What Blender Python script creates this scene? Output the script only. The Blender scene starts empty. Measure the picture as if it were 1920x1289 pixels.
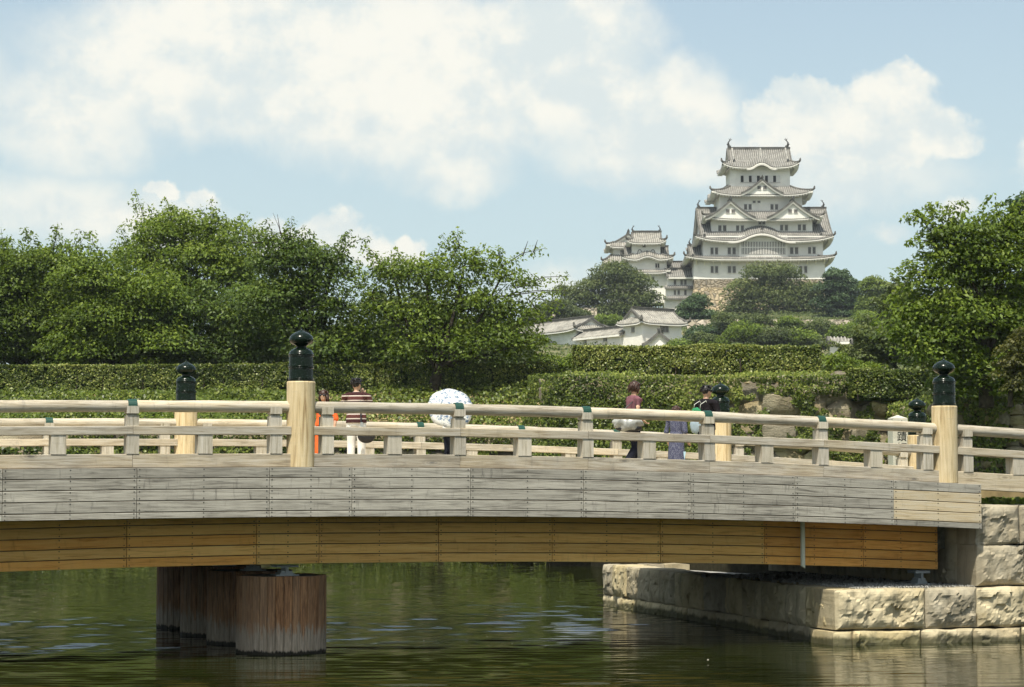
import bpy, math, random
import numpy as np
from mathutils import Vector, Matrix

scene = bpy.context.scene
COL = scene.collection
R = math.radians

# ------------------------------------------------------------------ camera
F_PX = 4085.1                      # focal length in pixels of the 1920 px wide photograph
ZC = 2.9                           # eye height above the moat
PITCH = math.atan(272.5 / F_PX)
cam_data = bpy.data.cameras.new('camera')
cam_data.sensor_width = 23.5
cam_data.lens = 50.0
cam_data.clip_start = 0.5
cam_data.clip_end = 20000
cam = bpy.data.objects.new('camera', cam_data)
cam.location = (0, 0, ZC)
cam.rotation_euler = (math.pi / 2 + PITCH, 0, 0)
COL.objects.link(cam)
scene.camera = cam

# ------------------------------------------------------------------ light
SUN_EL = R(63)
SUN_AZ = math.atan2(-0.31, -0.95)            # measured from +Y towards +X
to_sun = Vector((math.sin(SUN_AZ) * math.cos(SUN_EL), math.cos(SUN_AZ) * math.cos(SUN_EL), math.sin(SUN_EL)))
sun_data = bpy.data.lights.new('sun', 'SUN')
sun_data.energy = 4.8
sun_data.angle = R(0.55)
sun_data.color = (1.0, 0.94, 0.82)
sun = bpy.data.objects.new('sun', sun_data)
sun.rotation_euler = to_sun.to_track_quat('Z', 'Y').to_euler()
sun.location = (-20, -40, 60)
COL.objects.link(sun)

vs = scene.view_settings
vs.view_transform = 'Standard'
vs.look = 'None'
vs.gamma = 1.0
vs.use_curve_mapping = False
vs.exposure = 0.28


class NT:
    """small helper round a node tree"""
    def __init__(s, tree):
        s.t = tree
        s.t.nodes.clear()

    def n(s, kind, inputs=None, **props):
        nd = s.t.nodes.new(kind)
        for k, v in props.items():
            setattr(nd, k, v)
        for k, v in (inputs or {}).items():
            s.put(nd.inputs[k], v)
        return nd

    def put(s, sock, v):
        if isinstance(v, bpy.types.NodeSocket):
            s.t.links.new(v, sock)
        else:
            if isinstance(v, (tuple, list)) and len(v) == 3 and sock.type == 'RGBA':
                v = (*v, 1.0)
            sock.default_value = v

    def m(s, op, a, b=None, c=None, clamp=False):
        nd = s.t.nodes.new('ShaderNodeMath')
        nd.operation = op
        nd.use_clamp = clamp
        s.put(nd.inputs[0], a)
        if b is not None:
            s.put(nd.inputs[1], b)
        if c is not None:
            s.put(nd.inputs[2], c)
        return nd.outputs[0]

    def smooth(s, v, lo, hi, a=0.0, b=1.0):
        nd = s.t.nodes.new('ShaderNodeMapRange')
        nd.interpolation_type = 'SMOOTHSTEP'
        s.put(nd.inputs[0], v)
        for i, q in enumerate((lo, hi, a, b)):
            s.put(nd.inputs[1 + i], q)
        return nd.outputs[0]

    def mix(s, f, a, b, blend='MIX'):
        nd = s.t.nodes.new('ShaderNodeMix')
        nd.data_type = 'RGBA'
        nd.blend_type = blend
        s.put(nd.inputs[0], f)
        s.put(nd.inputs[6], a)
        s.put(nd.inputs[7], b)
        return nd.outputs[2]

    def noise(s, vec, scale, detail=4, rough=0.55, dist=0.0):
        nd = s.n('ShaderNodeTexNoise', {'Scale': scale, 'Detail': detail, 'Roughness': rough, 'Distortion': dist})
        if vec is not None:
            s.t.links.new(vec, nd.inputs['Vector'])
        return nd

    def scale3(s, vec, sc, loc=(0, 0, 0)):
        nd = s.n('ShaderNodeMapping')
        nd.inputs['Scale'].default_value = sc
        nd.inputs['Location'].default_value = loc
        s.t.links.new(vec, nd.inputs['Vector'])
        return nd.outputs[0]


def px_az(px):
    return math.atan((px - 960) / F_PX)


def px_el(py):
    return (917 - py) / F_PX


world = bpy.data.worlds.new('World')
scene.world = world
world.use_nodes = True
w = NT(world.node_tree)
sky = w.n('ShaderNodeTexSky', sky_type='NISHITA', sun_disc=False, sun_elevation=SUN_EL,
          sun_rotation=SUN_AZ % (2 * math.pi), altitude=0, air_density=1.0, dust_density=3.0, ozone_density=1.0)
tc = w.n('ShaderNodeTexCoord')
sep = w.n('ShaderNodeSeparateXYZ', {0: tc.outputs['Generated']})
warp = w.noise(tc.outputs['Generated'], 16, 5, 0.6)
warp2 = w.noise(tc.outputs['Generated'], 70, 7, 0.62)
wsep = w.n('ShaderNodeSeparateXYZ', {0: warp.outputs['Color']})
wsep2 = w.n('ShaderNodeSeparateXYZ', {0: warp2.outputs['Color']})
az0 = w.m('ARCTAN2', sep.outputs[0], sep.outputs[1])
el0 = w.m('ARCSINE', sep.outputs[2])


def warped(base, a, b, ka, kb):
    q = w.m('MULTIPLY_ADD', w.m('SUBTRACT', a, 0.5), ka, base)
    return w.m('MULTIPLY_ADD', w.m('SUBTRACT', b, 0.5), kb, q)


az = warped(az0, wsep.outputs[0], wsep2.outputs[0], 0.045, 0.016)
el = warped(el0, wsep.outputs[1], wsep2.outputs[1], 0.035, 0.014)


def blob_field(blobs):
    f = None
    for (bx, by, rx, ry, k) in blobs:
        da = w.m('MULTIPLY', w.m('SUBTRACT', az, px_az(bx)), F_PX / rx)
        de = w.m('MULTIPLY', w.m('SUBTRACT', el, px_el(by)), F_PX / ry)
        d2 = w.m('ADD', w.m('MULTIPLY', da, da), w.m('MULTIPLY', de, de))
        q = w.m('MULTIPLY_ADD', d2, -k, k)
        f = q if f is None else w.m('SMOOTH_MAX', f, q, 0.25)
    return f


# big soft bank, upper left to centre; its edge runs down to the right
soft = blob_field([(420, 120, 430, 150, 1.0), (760, 130, 380, 200, 1.15), (1010, 110, 230, 190, 1.1),
                   (1240, 240, 180, 120, 0.9), (1180, 300, 160, 60, 0.5), (120, 230, 190, 110, 0.7),
                   (860, 315, 130, 65, 0.6), (60, 400, 210, 70, 0.5), (250, 430, 230, 50, 0.6),
                   (-240, 160, 260, 200, 0.8), (1330, 290, 140, 70, 0.6), (1600, 330, 260, 70, 0.4),
                   (1050, 570, 160, 60, 0.5)])
crisp = blob_field([(930, 40, 55, 60, 0.9), (1060, 60, 90, 70, 0.9), (1120, 140, 80, 70, 0.8), (1230, 200, 90, 60, 0.6),
                    (1530, 230, 120, 80, 1.0), (1690, 220, 130, 95, 1.1), (1700, 160, 60, 50, 1.0),
                    (1490, 175, 62, 40, 1.0), (1780, 250, 100, 60, 0.9), (1620, 280, 220, 55, 0.8),
                    (285, 372, 36, 28, 0.9), (365, 385, 52, 30, 0.9), (520, 430, 75, 45, 0.9),
                    (620, 425, 70, 45, 0.9), (690, 470, 70, 50, 0.8), (770, 462, 46, 34, 0.9),
                    (1640, 440, 70, 22, 0.3), (1810, 400, 60, 30, 0.5), (-120, 420, 100, 70, 0.8),
                    (2120, 300, 200, 120, 0.8)])
fine = w.noise(tc.outputs['Generated'], 42, 9, 0.62)
broad = w.noise(tc.outputs['Generated'], 9, 6, 0.55)
a_soft = w.smooth(w.m('MULTIPLY_ADD', w.m('SUBTRACT', broad.outputs[0], 0.5), 1.0, soft), -0.3, 0.8)
a_crisp = w.smooth(w.m('MULTIPLY_ADD', w.m('SUBTRACT', fine.outputs[0], 0.5), 1.5, crisp), 0.0, 0.6)
# the sky outside the picture goes on with the same scattered cumulus
gen = w.noise(tc.outputs['Generated'], 3.2, 9, 0.55)
gen_f = w.smooth(gen.outputs[0], 0.5, 0.66, 0.0, 0.9)
off = w.m('MAXIMUM', w.smooth(w.m('ABSOLUTE', az0), 0.27, 0.5), w.smooth(el0, 0.25, 0.45))
alpha = w.m('MAXIMUM', w.m('MULTIPLY', w.m('MAXIMUM', w.m('MULTIPLY', a_soft, 0.93), w.m('MULTIPLY', a_crisp, 0.92)),
                           w.m('SUBTRACT', 1.0, off)), w.m('MULTIPLY', gen_f, off))
# thickness shading: bright upper rims, greyer and bluer undersides
under = w.noise(w.scale3(tc.outputs['Generated'], (1, 1, 1.6), (0, 0, 0.02)), 22, 5, 0.55)
bil_a = w.noise(tc.outputs['Generated'], 30, 7, 0.58)
bil_b = w.noise(w.scale3(tc.outputs['Generated'], (1, 1, 1), (0.004, 0.0, 0.011)), 30, 7, 0.58)
relief = w.m('MULTIPLY', w.m('SUBTRACT', bil_a.outputs[0], bil_b.outputs[0]), 0.9)
lit = w.smooth(w.m('ADD', under.outputs[0], relief), 0.32, 0.66)
cloud_col = w.mix(lit, (4.95, 5.4, 5.35), (6.55, 6.4, 5.75))
haze_f = w.smooth(el0, 0.0, 0.34, 0.85, 0.3)
sky_col = w.mix(haze_f, sky.outputs[0], (4.35, 5.45, 5.6))
both = w.mix(alpha, sky_col, cloud_col)
bg = w.n('ShaderNodeBackground', {'Color': both, 'Strength': 0.128})
out = w.n('ShaderNodeOutputWorld', {'Surface': bg.outputs[0]})
scene.cycles.max_bounces = 4
scene.cycles.diffuse_bounces = 2
scene.cycles.glossy_bounces = 2
scene.cycles.transmission_bounces = 2
scene.cycles.use_adaptive_sampling = True
scene.cycles.adaptive_threshold = 0.03
scene.cycles.transparent_max_bounces = 6
scene.cycles.caustics_reflective = False
scene.cycles.caustics_refractive = False


# ------------------------------------------------------------------ places
def at(px, py, Y):
    """world point seen at pixel (px,py) of the photograph at depth Y"""
    xc, yc = (px - 960) / F_PX, (644.5 - py) / F_PX
    k = Y / (math.cos(PITCH) - yc * math.sin(PITCH))
    return Vector((k * xc, Y, ZC + k * (math.sin(PITCH) + yc * math.cos(PITCH))))


def xw(px, Y):
    return (px - 960) / F_PX * Y


def zw(py, Y):
    return at(960, py, Y).z


# ------------------------------------------------------------------ mesh helpers
class MB:
    def __init__(s):
        s.v, s.f, s.mi = [], [], []

    def add(s, verts, faces, mi=0):
        o = len(s.v)
        s.v += [tuple(p) for p in verts]
        s.f += [tuple(i + o for i in q) for q in faces]
        s.mi += [mi] * len(faces)

    def hexa(s, p, mi=0):
        s.add(p, [(0, 3, 2, 1), (4, 5, 6, 7), (0, 1, 5, 4), (1, 2, 6, 5), (2, 3, 7, 6), (3, 0, 4, 7)], mi)

    def box(s, x0, x1, y0, y1, z0, z1, mi=0):
        s.hexa([(x0, y0, z0), (x1, y0, z0), (x1, y1, z0), (x0, y1, z0),
                (x0, y0, z1), (x1, y0, z1), (x1, y1, z1), (x0, y1, z1)], mi)

    def bevbox(s, lx, ly, lz, c, mi=0):
        """box centred on the origin with chamfered long edges (along x)"""
        prof = []
        for sy, sz in ((-1, -1), (1, -1), (1, 1), (-1, 1)):
            a, b = (sy * (ly / 2 - c), sz * lz / 2), (sy * ly / 2, sz * (lz / 2 - c))
            prof += [b, a] if sy * sz > 0 else [a, b]
        n = len(prof)
        vs_ = [(-lx / 2, y, z) for y, z in prof] + [(lx / 2, y, z) for y, z in prof]
        fs = [(i, (i + 1) % n, n + (i + 1) % n, n + i) for i in range(n)]
        fs += [tuple(range(n))[::-1], tuple(range(n, 2 * n))]
        s.add(vs_, fs, mi)

    def tube(s, pts, rad, n=8, mi=0, cap=True, ref=None):
        pts = [Vector(p) for p in pts]
        rings = []
        for i, p in enumerate(pts):
            d = (pts[min(i + 1, len(pts) - 1)] - pts[max(i - 1, 0)]).normalized()
            up = Vector(ref) if ref else (Vector((0, 0, 1)) if abs(d.z) < 0.9 else Vector((0, 1, 0)))
            a = up.cross(d)
            if a.length < 1e-5:
                a = Vector((1, 0, 0)).cross(d)
            a.normalize()
            b = d.cross(a)
            r = rad[i] if isinstance(rad, (list, tuple)) else rad
            ra, rb = r if isinstance(r, (list, tuple)) else (r, r)
            rings.append([p + a * (ra * math.cos(t)) + b * (rb * math.sin(t)) for t in
                          (2 * math.pi * k / n for k in range(n))])
        vs_ = [q for r_ in rings for q in r_]
        fs = []
        for i in range(len(pts) - 1):
            for k in range(n):
                fs.append((i * n + k, i * n + (k + 1) % n, (i + 1) * n + (k + 1) % n, (i + 1) * n + k))
        if cap:
            fs.append(tuple(range(n))[::-1])
            fs.append(tuple(range((len(pts) - 1) * n, len(pts) * n)))
        s.add(vs_, fs, mi)

    def lathe(s, prof, n=24, c=(0, 0, 0), mi=0):
        vs_ = [(c[0] + r * math.cos(2 * math.pi * k / n), c[1] + r * math.sin(2 * math.pi * k / n), c[2] + z)
               for r, z in prof for k in range(n)]
        fs = []
        for i in range(len(prof) - 1):
            for k in range(n):
                fs.append((i * n + k, i * n + (k + 1) % n, (i + 1) * n + (k + 1) % n, (i + 1) * n + k))
        fs.append(tuple(range(n))[::-1])
        fs.append(tuple(range((len(prof) - 1) * n, len(prof) * n)))
        s.add(vs_, fs, mi)

    def ball(s, c, r, nu=14, nv=9, mi=0, fn=None):
        r = r if isinstance(r, (tuple, list)) else (r, r, r)
        vs_, fs = [], []
        for j in range(nv + 1):
            ph = math.pi * j / nv - math.pi / 2
            for i in range(nu):
                th = 2 * math.pi * i / nu
                d = Vector((math.cos(ph) * math.cos(th), math.cos(ph) * math.sin(th), math.sin(ph)))
                q = fn(d) if fn else 1.0
                vs_.append((c[0] + r[0] * d.x * q, c[1] + r[1] * d.y * q, c[2] + r[2] * d.z * q))
        for j in range(nv):
            for i in range(nu):
                fs.append((j * nu + i, j * nu + (i + 1) % nu, (j + 1) * nu + (i + 1) % nu, (j + 1) * nu + i))
        s.add(vs_, fs, mi)

    def grid(s, fn, nu, nv, mi=0, flip=False):
        vs_ = [tuple(fn(i / nu, j / nv)) for j in range(nv + 1) for i in range(nu + 1)]
        q = nu + 1
        fs = []
        for j in range(nv):
            for i in range(nu):
                f = (j * q + i, j * q + i + 1, (j + 1) * q + i + 1, (j + 1) * q + i)
                fs.append(f[::-1] if flip else f)
        s.add(vs_, fs, mi)

    def mesh(s, name, mats, smooth=False):
        me = bpy.data.meshes.new(name)
        me.from_pydata(s.v, [], s.f)
        for m_ in (mats if isinstance(mats, (list, tuple)) else [mats]):
            me.materials.append(m_)
        if any(s.mi):
            me.polygons.foreach_set('material_index', s.mi)
        if smooth:
            me.polygons.foreach_set('use_smooth', [True] * len(me.polygons))
            if smooth != 'all':
                me.set_sharp_from_angle(angle=R(smooth if smooth is not True else 40))
        me.update()
        return me


def put(name, me, parent=None, loc=(0, 0, 0), rot=(0, 0, 0), scale=None, **props):
    o = bpy.data.objects.new(name, me)
    COL.objects.link(o)
    o.location = loc
    o.rotation_euler = rot
    if scale is not None:
        o.scale = scale
    if parent is not None:
        o.parent = parent
    for k, v in props.items():
        o[k] = v
    return o


def thing(name, label, category, loc=(0, 0, 0), rz=0.0, group=None, me=None, rot=None):
    o = put(name, me, None, loc, rot or (0, 0, rz), label=label, category=category)
    if group:
        o['group'] = group
    return o


def np_mesh(name, verts, nper, mats, tint=None, smooth=False):
    """many separate quads/tris given as an (N*nper,3) array"""
    verts = np.ascontiguousarray(verts, dtype=np.float32)
    nv = len(verts)
    nf = nv // nper
    me = bpy.data.meshes.new(name)
    me.vertices.add(nv)
    me.vertices.foreach_set('co', verts.ravel())
    me.loops.add(nv)
    me.loops.foreach_set('vertex_index', np.arange(nv, dtype=np.int32))
    me.polygons.add(nf)
    me.polygons.foreach_set('loop_start', np.arange(0, nv, nper, dtype=np.int32))
    me.polygons.foreach_set('loop_total', np.full(nf, nper, dtype=np.int32))
    for m_ in (mats if isinstance(mats, (list, tuple)) else [mats]):
        me.materials.append(m_)
    if tint is not None:
        at_ = me.attributes.new('tint', 'FLOAT', 'POINT')
        at_.data.foreach_set('value', np.repeat(tint.astype(np.float32), nper))
    me.update(calc_edges=True)
    return me


def vnoise(x, y, seed=0):
    """value noise 0..1 on arrays"""
    def h(i, j):
        n = np.sin(i * 127.1 + j * 311.7 + seed * 74.7) * 43758.5453
        return n - np.floor(n)
    xi, yi = np.floor(x), np.floor(y)
    xf, yf = x - xi, y - yi
    u, v = xf * xf * (3 - 2 * xf), yf * yf * (3 - 2 * yf)
    return (h(xi, yi) * (1 - u) + h(xi + 1, yi) * u) * (1 - v) + (h(xi, yi + 1) * (1 - u) + h(xi + 1, yi + 1) * u) * v


def fbm(x, y, seed=0, octv=4):
    t, a, n = 0, 0.5, 0
    for o in range(octv):
        t = t + a * vnoise(x * 2 ** o, y * 2 ** o, seed + o)
        n += a
        a *= 0.5
    return t / n


# ------------------------------------------------------------------ materials
def new_mat(name):
    m_ = bpy.data.materials.new(name)
    m_.use_nodes = True
    t = NT(m_.node_tree)
    b = t.n('ShaderNodeBsdfPrincipled')
    o = t.n('ShaderNodeOutputMaterial', {'Surface': b.outputs[0]})
    b.inputs['Specular IOR Level'].default_value = 0.25
    return m_, t, b


def bump(t, b, h, strength, dist=0.02):
    nd = t.n('ShaderNodeBump', {'Height': h, 'Strength': strength, 'Distance': dist})
    t.t.links.new(nd.outputs[0], b.inputs['Normal'])


def plain(name, col, rough=0.6, spec=0.25, metal=0.0, vary=0.0, nscale=8.0, coat=0.0):
    m_, t, b = new_mat(name)
    b.inputs['Roughness'].default_value = rough
    b.inputs['Specular IOR Level'].default_value = spec
    b.inputs['Metallic'].default_value = metal
    b.inputs['Coat Weight'].default_value = coat
    b.inputs['Coat Roughness'].default_value = 0.12
    if vary:
        c = t.n('ShaderNodeTexCoord')
        ns = t.noise(c.outputs['Object'], nscale, 5, 0.6)
        dark = tuple(q * (1 - vary) for q in col)
        light = tuple(min(1, q * (1 + vary)) for q in col)
        t.put(b.inputs['Base Color'], t.mix(t.smooth(ns.outputs[0], 0.3, 0.7), dark, light))
    else:
        t.put(b.inputs['Base Color'], col)
    return m_


def wood(name, c_dark, c_mid, c_light, rough=0.75, grain=1.0, axis=0, knots=0.0, stain=0.0, var=0.25, stain_col=(0.06, 0.055, 0.05), grey=0.0):
    """timber with grain along one local axis"""
    m_, t, b = new_mat(name)
    c = t.n('ShaderNodeTexCoord')
    info = t.n('ShaderNodeObjectInfo')
    shift = t.n('ShaderNodeVectorMath', {0: c.outputs['Object'], 1: t.n('ShaderNodeCombineXYZ', {
        0: t.m('MULTIPLY', info.outputs['Random'], 91), 1: t.m('MULTIPLY', info.outputs['Random'], 37),
        2: t.m('MULTIPLY', info.outputs['Random'], 53)}).outputs[0]}, operation='ADD').outputs[0]
    sc = [9.0, 9.0, 9.0]
    sc[axis] = 0.55
    g = t.noise(t.scale3(shift, tuple(sc)), 2.2 * grain, 7, 0.62, 0.9)
    sc2 = [40.0, 40.0, 40.0]
    sc2[axis] = 1.6
    g2 = t.noise(t.scale3(shift, tuple(sc2)), 1.5, 3, 0.6)
    gm = t.m('MULTIPLY_ADD', t.m('SUBTRACT', g2.outputs[0], 0.5), 0.5, g.outputs[0])
    ramp = t.n('ShaderNodeValToRGB', {0: gm})
    e = ramp.color_ramp.elements
    e[0].position, e[0].color = 0.28, (*c_dark, 1)
    e[1].position, e[1].color = 0.72, (*c_light, 1)
    mid = ramp.color_ramp.elements.new(0.48)
    mid.color = (*c_mid, 1)
    col = ramp.outputs[0]
    patch = t.noise(shift, 1.3, 4, 0.6)
    col = t.mix(t.smooth(patch.outputs[0], 0.42, 0.75, 0, 0.5), col, c_light)
    if knots:
        kv = t.n('ShaderNodeTexVoronoi', {'Scale': 1.0, 'Randomness': 1.0})
        ks = [3.4, 3.4, 3.4]
        ks[axis] = 1.2
        t.t.links.new(t.scale3(shift, tuple(ks)), kv.inputs['Vector'])
        k1 = t.smooth(kv.outputs['Distance'], 0.05, 0.11, knots, 0.0)
        k2 = t.smooth(kv.outputs['Distance'], 0.1, 0.3, knots * 0.45, 0.0)
        ringw = t.n('ShaderNodeMath', {0: t.m('MULTIPLY', kv.outputs['Distance'], 70.0)}, operation='SINE').outputs[0]
        k2 = t.m('MULTIPLY', k2, t.m('MULTIPLY_ADD', ringw, 0.5, 0.5))
        col = t.mix(t.m('MAXIMUM', k1, k2), col, tuple(q * 0.28 for q in c_dark))
    if stain:
        ss = [0.9, 0.9, 0.9]
        ss[axis] = 5.0
        st = t.noise(t.scale3(shift, tuple(ss)), 1.7, 6, 0.7, 0.4)
        col = t.mix(t.smooth(st.outputs[0], 0.55, 0.78, 0, stain), col, stain_col)
    if grey:
        gn = t.noise(shift, 0.9, 4, 0.6)
        rn = t.m('FRACT', t.m('MULTIPLY', info.outputs['Random'], 13.7))
        gf = t.smooth(t.m('ADD', gn.outputs[0], t.m('MULTIPLY', rn, 0.45)), 0.45, 0.95, 0.0, grey)
        bw_n = t.n('ShaderNodeRGBToBW', {0: col})
        col = t.mix(gf, col, t.mix(0.85, bw_n.outputs[0], (0.3, 0.295, 0.26), 'MULTIPLY') if False else t.mix(t.smooth(gm, 0.3, 0.7), (0.17, 0.165, 0.145), (0.42, 0.41, 0.37)))
    hs = t.n('ShaderNodeHueSaturation', {'Color': col, 'Value': t.m('MULTIPLY_ADD', info.outputs['Random'], var, 1 - var / 2)})
    t.put(b.inputs['Base Color'], hs.outputs[0])
    b.inputs['Roughness'].default_value = rough
    b.inputs['Specular IOR Level'].default_value = 0.15
    bump(t, b, gm, 0.5, 0.008)
    return m_


def stone(name, c1, c2, c3, nscale=3.0, bstr=0.7, var=0.35, dark=(0.03, 0.03, 0.028), darkness=0.6, bdist=0.04, wet=False):
    m_, t, b = new_mat(name)
    c = t.n('ShaderNodeTexCoord')
    info = t.n('ShaderNodeObjectInfo')
    shift = t.n('ShaderNodeVectorMath', {0: c.outputs['Object'], 1: t.n('ShaderNodeCombineXYZ', {
        0: t.m('MULTIPLY', info.outputs['Random'], 71), 1: t.m('MULTIPLY', info.outputs['Random'], 23),
        2: t.m('MULTIPLY', info.outputs['Random'], 47)}).outputs[0]}, operation='ADD').outputs[0]
    n1 = t.noise(shift, nscale, 8, 0.65)
    n2 = t.noise(shift, nscale * 0.33, 5, 0.6)
    n3 = t.noise(shift, nscale * 6, 6, 0.7)
    col = t.mix(t.smooth(n2.outputs[0], 0.35, 0.65), c1, c2)
    col = t.mix(t.smooth(n1.outputs[0], 0.5, 0.75), col, c3)
    col = t.mix(t.smooth(n3.outputs[0], 0.58, 0.8, 0, darkness), col, dark)
    if wet:
        geo = t.n('ShaderNodeNewGeometry')
        pz = t.n('ShaderNodeSeparateXYZ', {0: geo.outputs['Position']}).outputs[2]
        lim = t.m('MULTIPLY_ADD', n2.outputs[0], 0.3, t.m('MULTIPLY_ADD', n1.outputs[0], 0.2, -0.14))
        col = t.mix(t.smooth(t.m('SUBTRACT', pz, lim), -0.03, 0.06, 0.85, 0.0), col, (0.05, 0.052, 0.028))
        run = t.noise(t.scale3(shift, (2.6, 2.6, 0.35)), 1.6, 5, 0.6)
        col = t.mix(t.smooth(run.outputs[0], 0.52, 0.72, 0, 0.65), col, (0.15, 0.14, 0.1))
    hs = t.n('ShaderNodeHueSaturation', {'Color': col, 'Value': t.m('MULTIPLY_ADD', info.outputs['Random'], var, 1 - var / 2),
                                         'Saturation': t.m('MULTIPLY_ADD', info.outputs['Random'], 0.4, 0.8)})
    t.put(b.inputs['Base Color'], hs.outputs[0])
    b.inputs['Roughness'].default_value = 0.9
    b.inputs['Specular IOR Level'].default_value = 0.1
    bump(t, b, t.m('ADD', n1.outputs[0], t.m('MULTIPLY', n3.outputs[0], 0.35)), bstr, bdist)
    return m_


def leaf(name, c_dark, c_mid, c_light, trans=0.3, rough=0.5):
    m_, t, b = new_mat(name)
    a = t.n('ShaderNodeAttribute', attribute_name='tint')
    ramp = t.n('ShaderNodeValToRGB', {0: a.outputs['Fac']})
    e = ramp.color_ramp.elements
    e[0].position, e[0].color = 0.0, (*c_dark, 1)
    e[1].position, e[1].color = 1.0, (*c_light, 1)
    q = ramp.color_ramp.elements.new(0.5)
    q.color = (*c_mid, 1)
    t.put(b.inputs['Base Color'], ramp.outputs[0])
    b.inputs['Roughness'].default_value = rough
    b.inputs['Specular IOR Level'].default_value = 0.3
    tr = t.n('ShaderNodeBsdfTranslucent', {'Color': t.mix(0.35, ramp.outputs[0], (0.16, 0.2, 0.015))})
    mx = t.n('ShaderNodeMixShader', {0: trans, 1: b.outputs[0], 2: tr.outputs[0]})
    o = [n_ for n_ in t.t.nodes if n_.type == 'OUTPUT_MATERIAL'][0]
    t.t.links.new(mx.outputs[0], o.inputs[0])
    return m_


M = {}
M['fascia'] = wood('weathered_grey_timber', (0.12, 0.112, 0.092), (0.29, 0.275, 0.23), (0.43, 0.41, 0.345), stain=0.85, var=0.28)
M['fascia_new'] = wood('tan_timber', (0.33, 0.26, 0.16), (0.5, 0.41, 0.26), (0.52, 0.47, 0.36), stain=0.3, var=0.2)
M['girder'] = wood('girder_timber', (0.54, 0.28, 0.075), (0.8, 0.46, 0.135), (0.84, 0.53, 0.18), stain=0.4, var=0.3, stain_col=(0.16, 0.06, 0.02))
M['girder_red'] = wood('reddish_girder_timber', (0.5, 0.22, 0.05), (0.74, 0.36, 0.085), (0.78, 0.43, 0.12), stain=0.35, var=0.3, stain_col=(0.14, 0.045, 0.015))
M['rail'] = wood('railing_timber', (0.28, 0.22, 0.14), (0.5, 0.425, 0.295), (0.58, 0.53, 0.43), knots=0.5, stain=0.5, var=0.25, grey=0.5, stain_col=(0.12, 0.11, 0.1))
M['rail_knots'] = wood('knotty_timber', (0.25, 0.2, 0.13), (0.44, 0.37, 0.25), (0.54, 0.48, 0.37), knots=0.95, stain=0.5, var=0.25, grey=0.6, stain_col=(0.13, 0.12, 0.1))
M['baluster'] = wood('baluster_timber', (0.28, 0.24, 0.17), (0.5, 0.45, 0.34), (0.6, 0.55, 0.46), axis=2, stain=0.4, var=0.28, grey=0.35, stain_col=(0.2, 0.19, 0.17))
M['log'] = wood('log_post_timber', (0.3, 0.2, 0.09), (0.6, 0.47, 0.26), (0.7, 0.585, 0.37), axis=2, grain=0.7, stain=0.35, var=0.08, grey=0.25, stain_col=(0.34, 0.3, 0.24))
M['dark_gap'] = plain('dark_backing_board', (0.02, 0.016, 0.012), 0.9, 0.05)
M['screw'] = plain('screw_heads', (0.03, 0.028, 0.025), 0.6)
M['cap'] = plain('dark_green_lacquered_bronze', (0.003, 0.009, 0.004), 0.2, 0.22, 0.0, coat=0.06)
M['strap'] = plain('green_metal_strap', (0.01, 0.055, 0.038), 0.45, 0.4)
M['steel'] = plain('galvanised_steel', (0.33, 0.36, 0.36), 0.5, 0.4, 0.4)
M['pipe'] = plain('pale_plastic_pipe', (0.62, 0.64, 0.52), 0.45, 0.3)
M['ashlar'] = stone('quarried_stone', (0.38, 0.32, 0.2), (0.51, 0.445, 0.3), (0.29, 0.245, 0.15), 2.6, 0.7, 0.35, (0.09, 0.08, 0.05), 0.4, 0.03, wet=True)
M['boulder'] = stone('wall_boulder', (0.2, 0.165, 0.105), (0.33, 0.29, 0.2), (0.13, 0.11, 0.07), 2.6, 1.0, 0.8, (0.03, 0.03, 0.02), 0.8, 0.1)
M['joint'] = plain('dark_joint_earth', (0.035, 0.032, 0.02), 0.95, 0.05, vary=0.4)
M['earth'] = plain('dry_earth', (0.36, 0.28, 0.15), 0.95, 0.05, vary=0.35, nscale=1.2)
M['gravel'] = stone('gravel', (0.42, 0.42, 0.38), (0.52, 0.51, 0.46), (0.3, 0.3, 0.27), 9.0, 1.0, 0.3)
M['bark'] = plain('bark', (0.05, 0.042, 0.032), 0.95, 0.1, vary=0.5, nscale=6)
M['pine_bark'] = plain('pine_bark', (0.07, 0.05, 0.035), 0.95, 0.1, vary=0.5, nscale=4)
M['leaf_cherry'] = leaf('cherry_leaf', (0.045, 0.075, 0.011), (0.132, 0.2, 0.026), (0.26, 0.335, 0.052), 0.44)
M['leaf_bright'] = leaf('bright_leaf', (0.052, 0.088, 0.012), (0.155, 0.23, 0.027), (0.285, 0.36, 0.056), 0.45)
M['leaf_deep'] = leaf('deep_green_cherry_leaf', (0.034, 0.062, 0.012), (0.1, 0.162, 0.026), (0.215, 0.285, 0.05), 0.42)  # deeper green variant, so hue differs from tree to tree
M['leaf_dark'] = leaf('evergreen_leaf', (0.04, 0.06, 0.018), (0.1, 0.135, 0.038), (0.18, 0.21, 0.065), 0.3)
M['leaf_pine'] = leaf('pine_needles', (0.02, 0.045, 0.018), (0.055, 0.1, 0.036), (0.11, 0.165, 0.055), 0.2)
M['leaf_yellow'] = leaf('yellow_green_leaf', (0.06, 0.1, 0.012), (0.14, 0.2, 0.022), (0.23, 0.28, 0.04), 0.35)
M['leaf_ivy'] = leaf('ivy_leaf', (0.04, 0.065, 0.01), (0.15, 0.2, 0.03), (0.38, 0.41, 0.1), 0.35, 0.4)
M['leaf_hedge'] = leaf('hedge_leaf', (0.025, 0.045, 0.008), (0.125, 0.17, 0.026), (0.38, 0.4, 0.11), 0.32, 0.38)
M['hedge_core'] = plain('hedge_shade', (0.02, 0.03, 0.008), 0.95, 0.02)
M['grass'] = plain('mown_grass', (0.09, 0.12, 0.025), 0.95, 0.05, vary=0.4, nscale=0.8)
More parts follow.
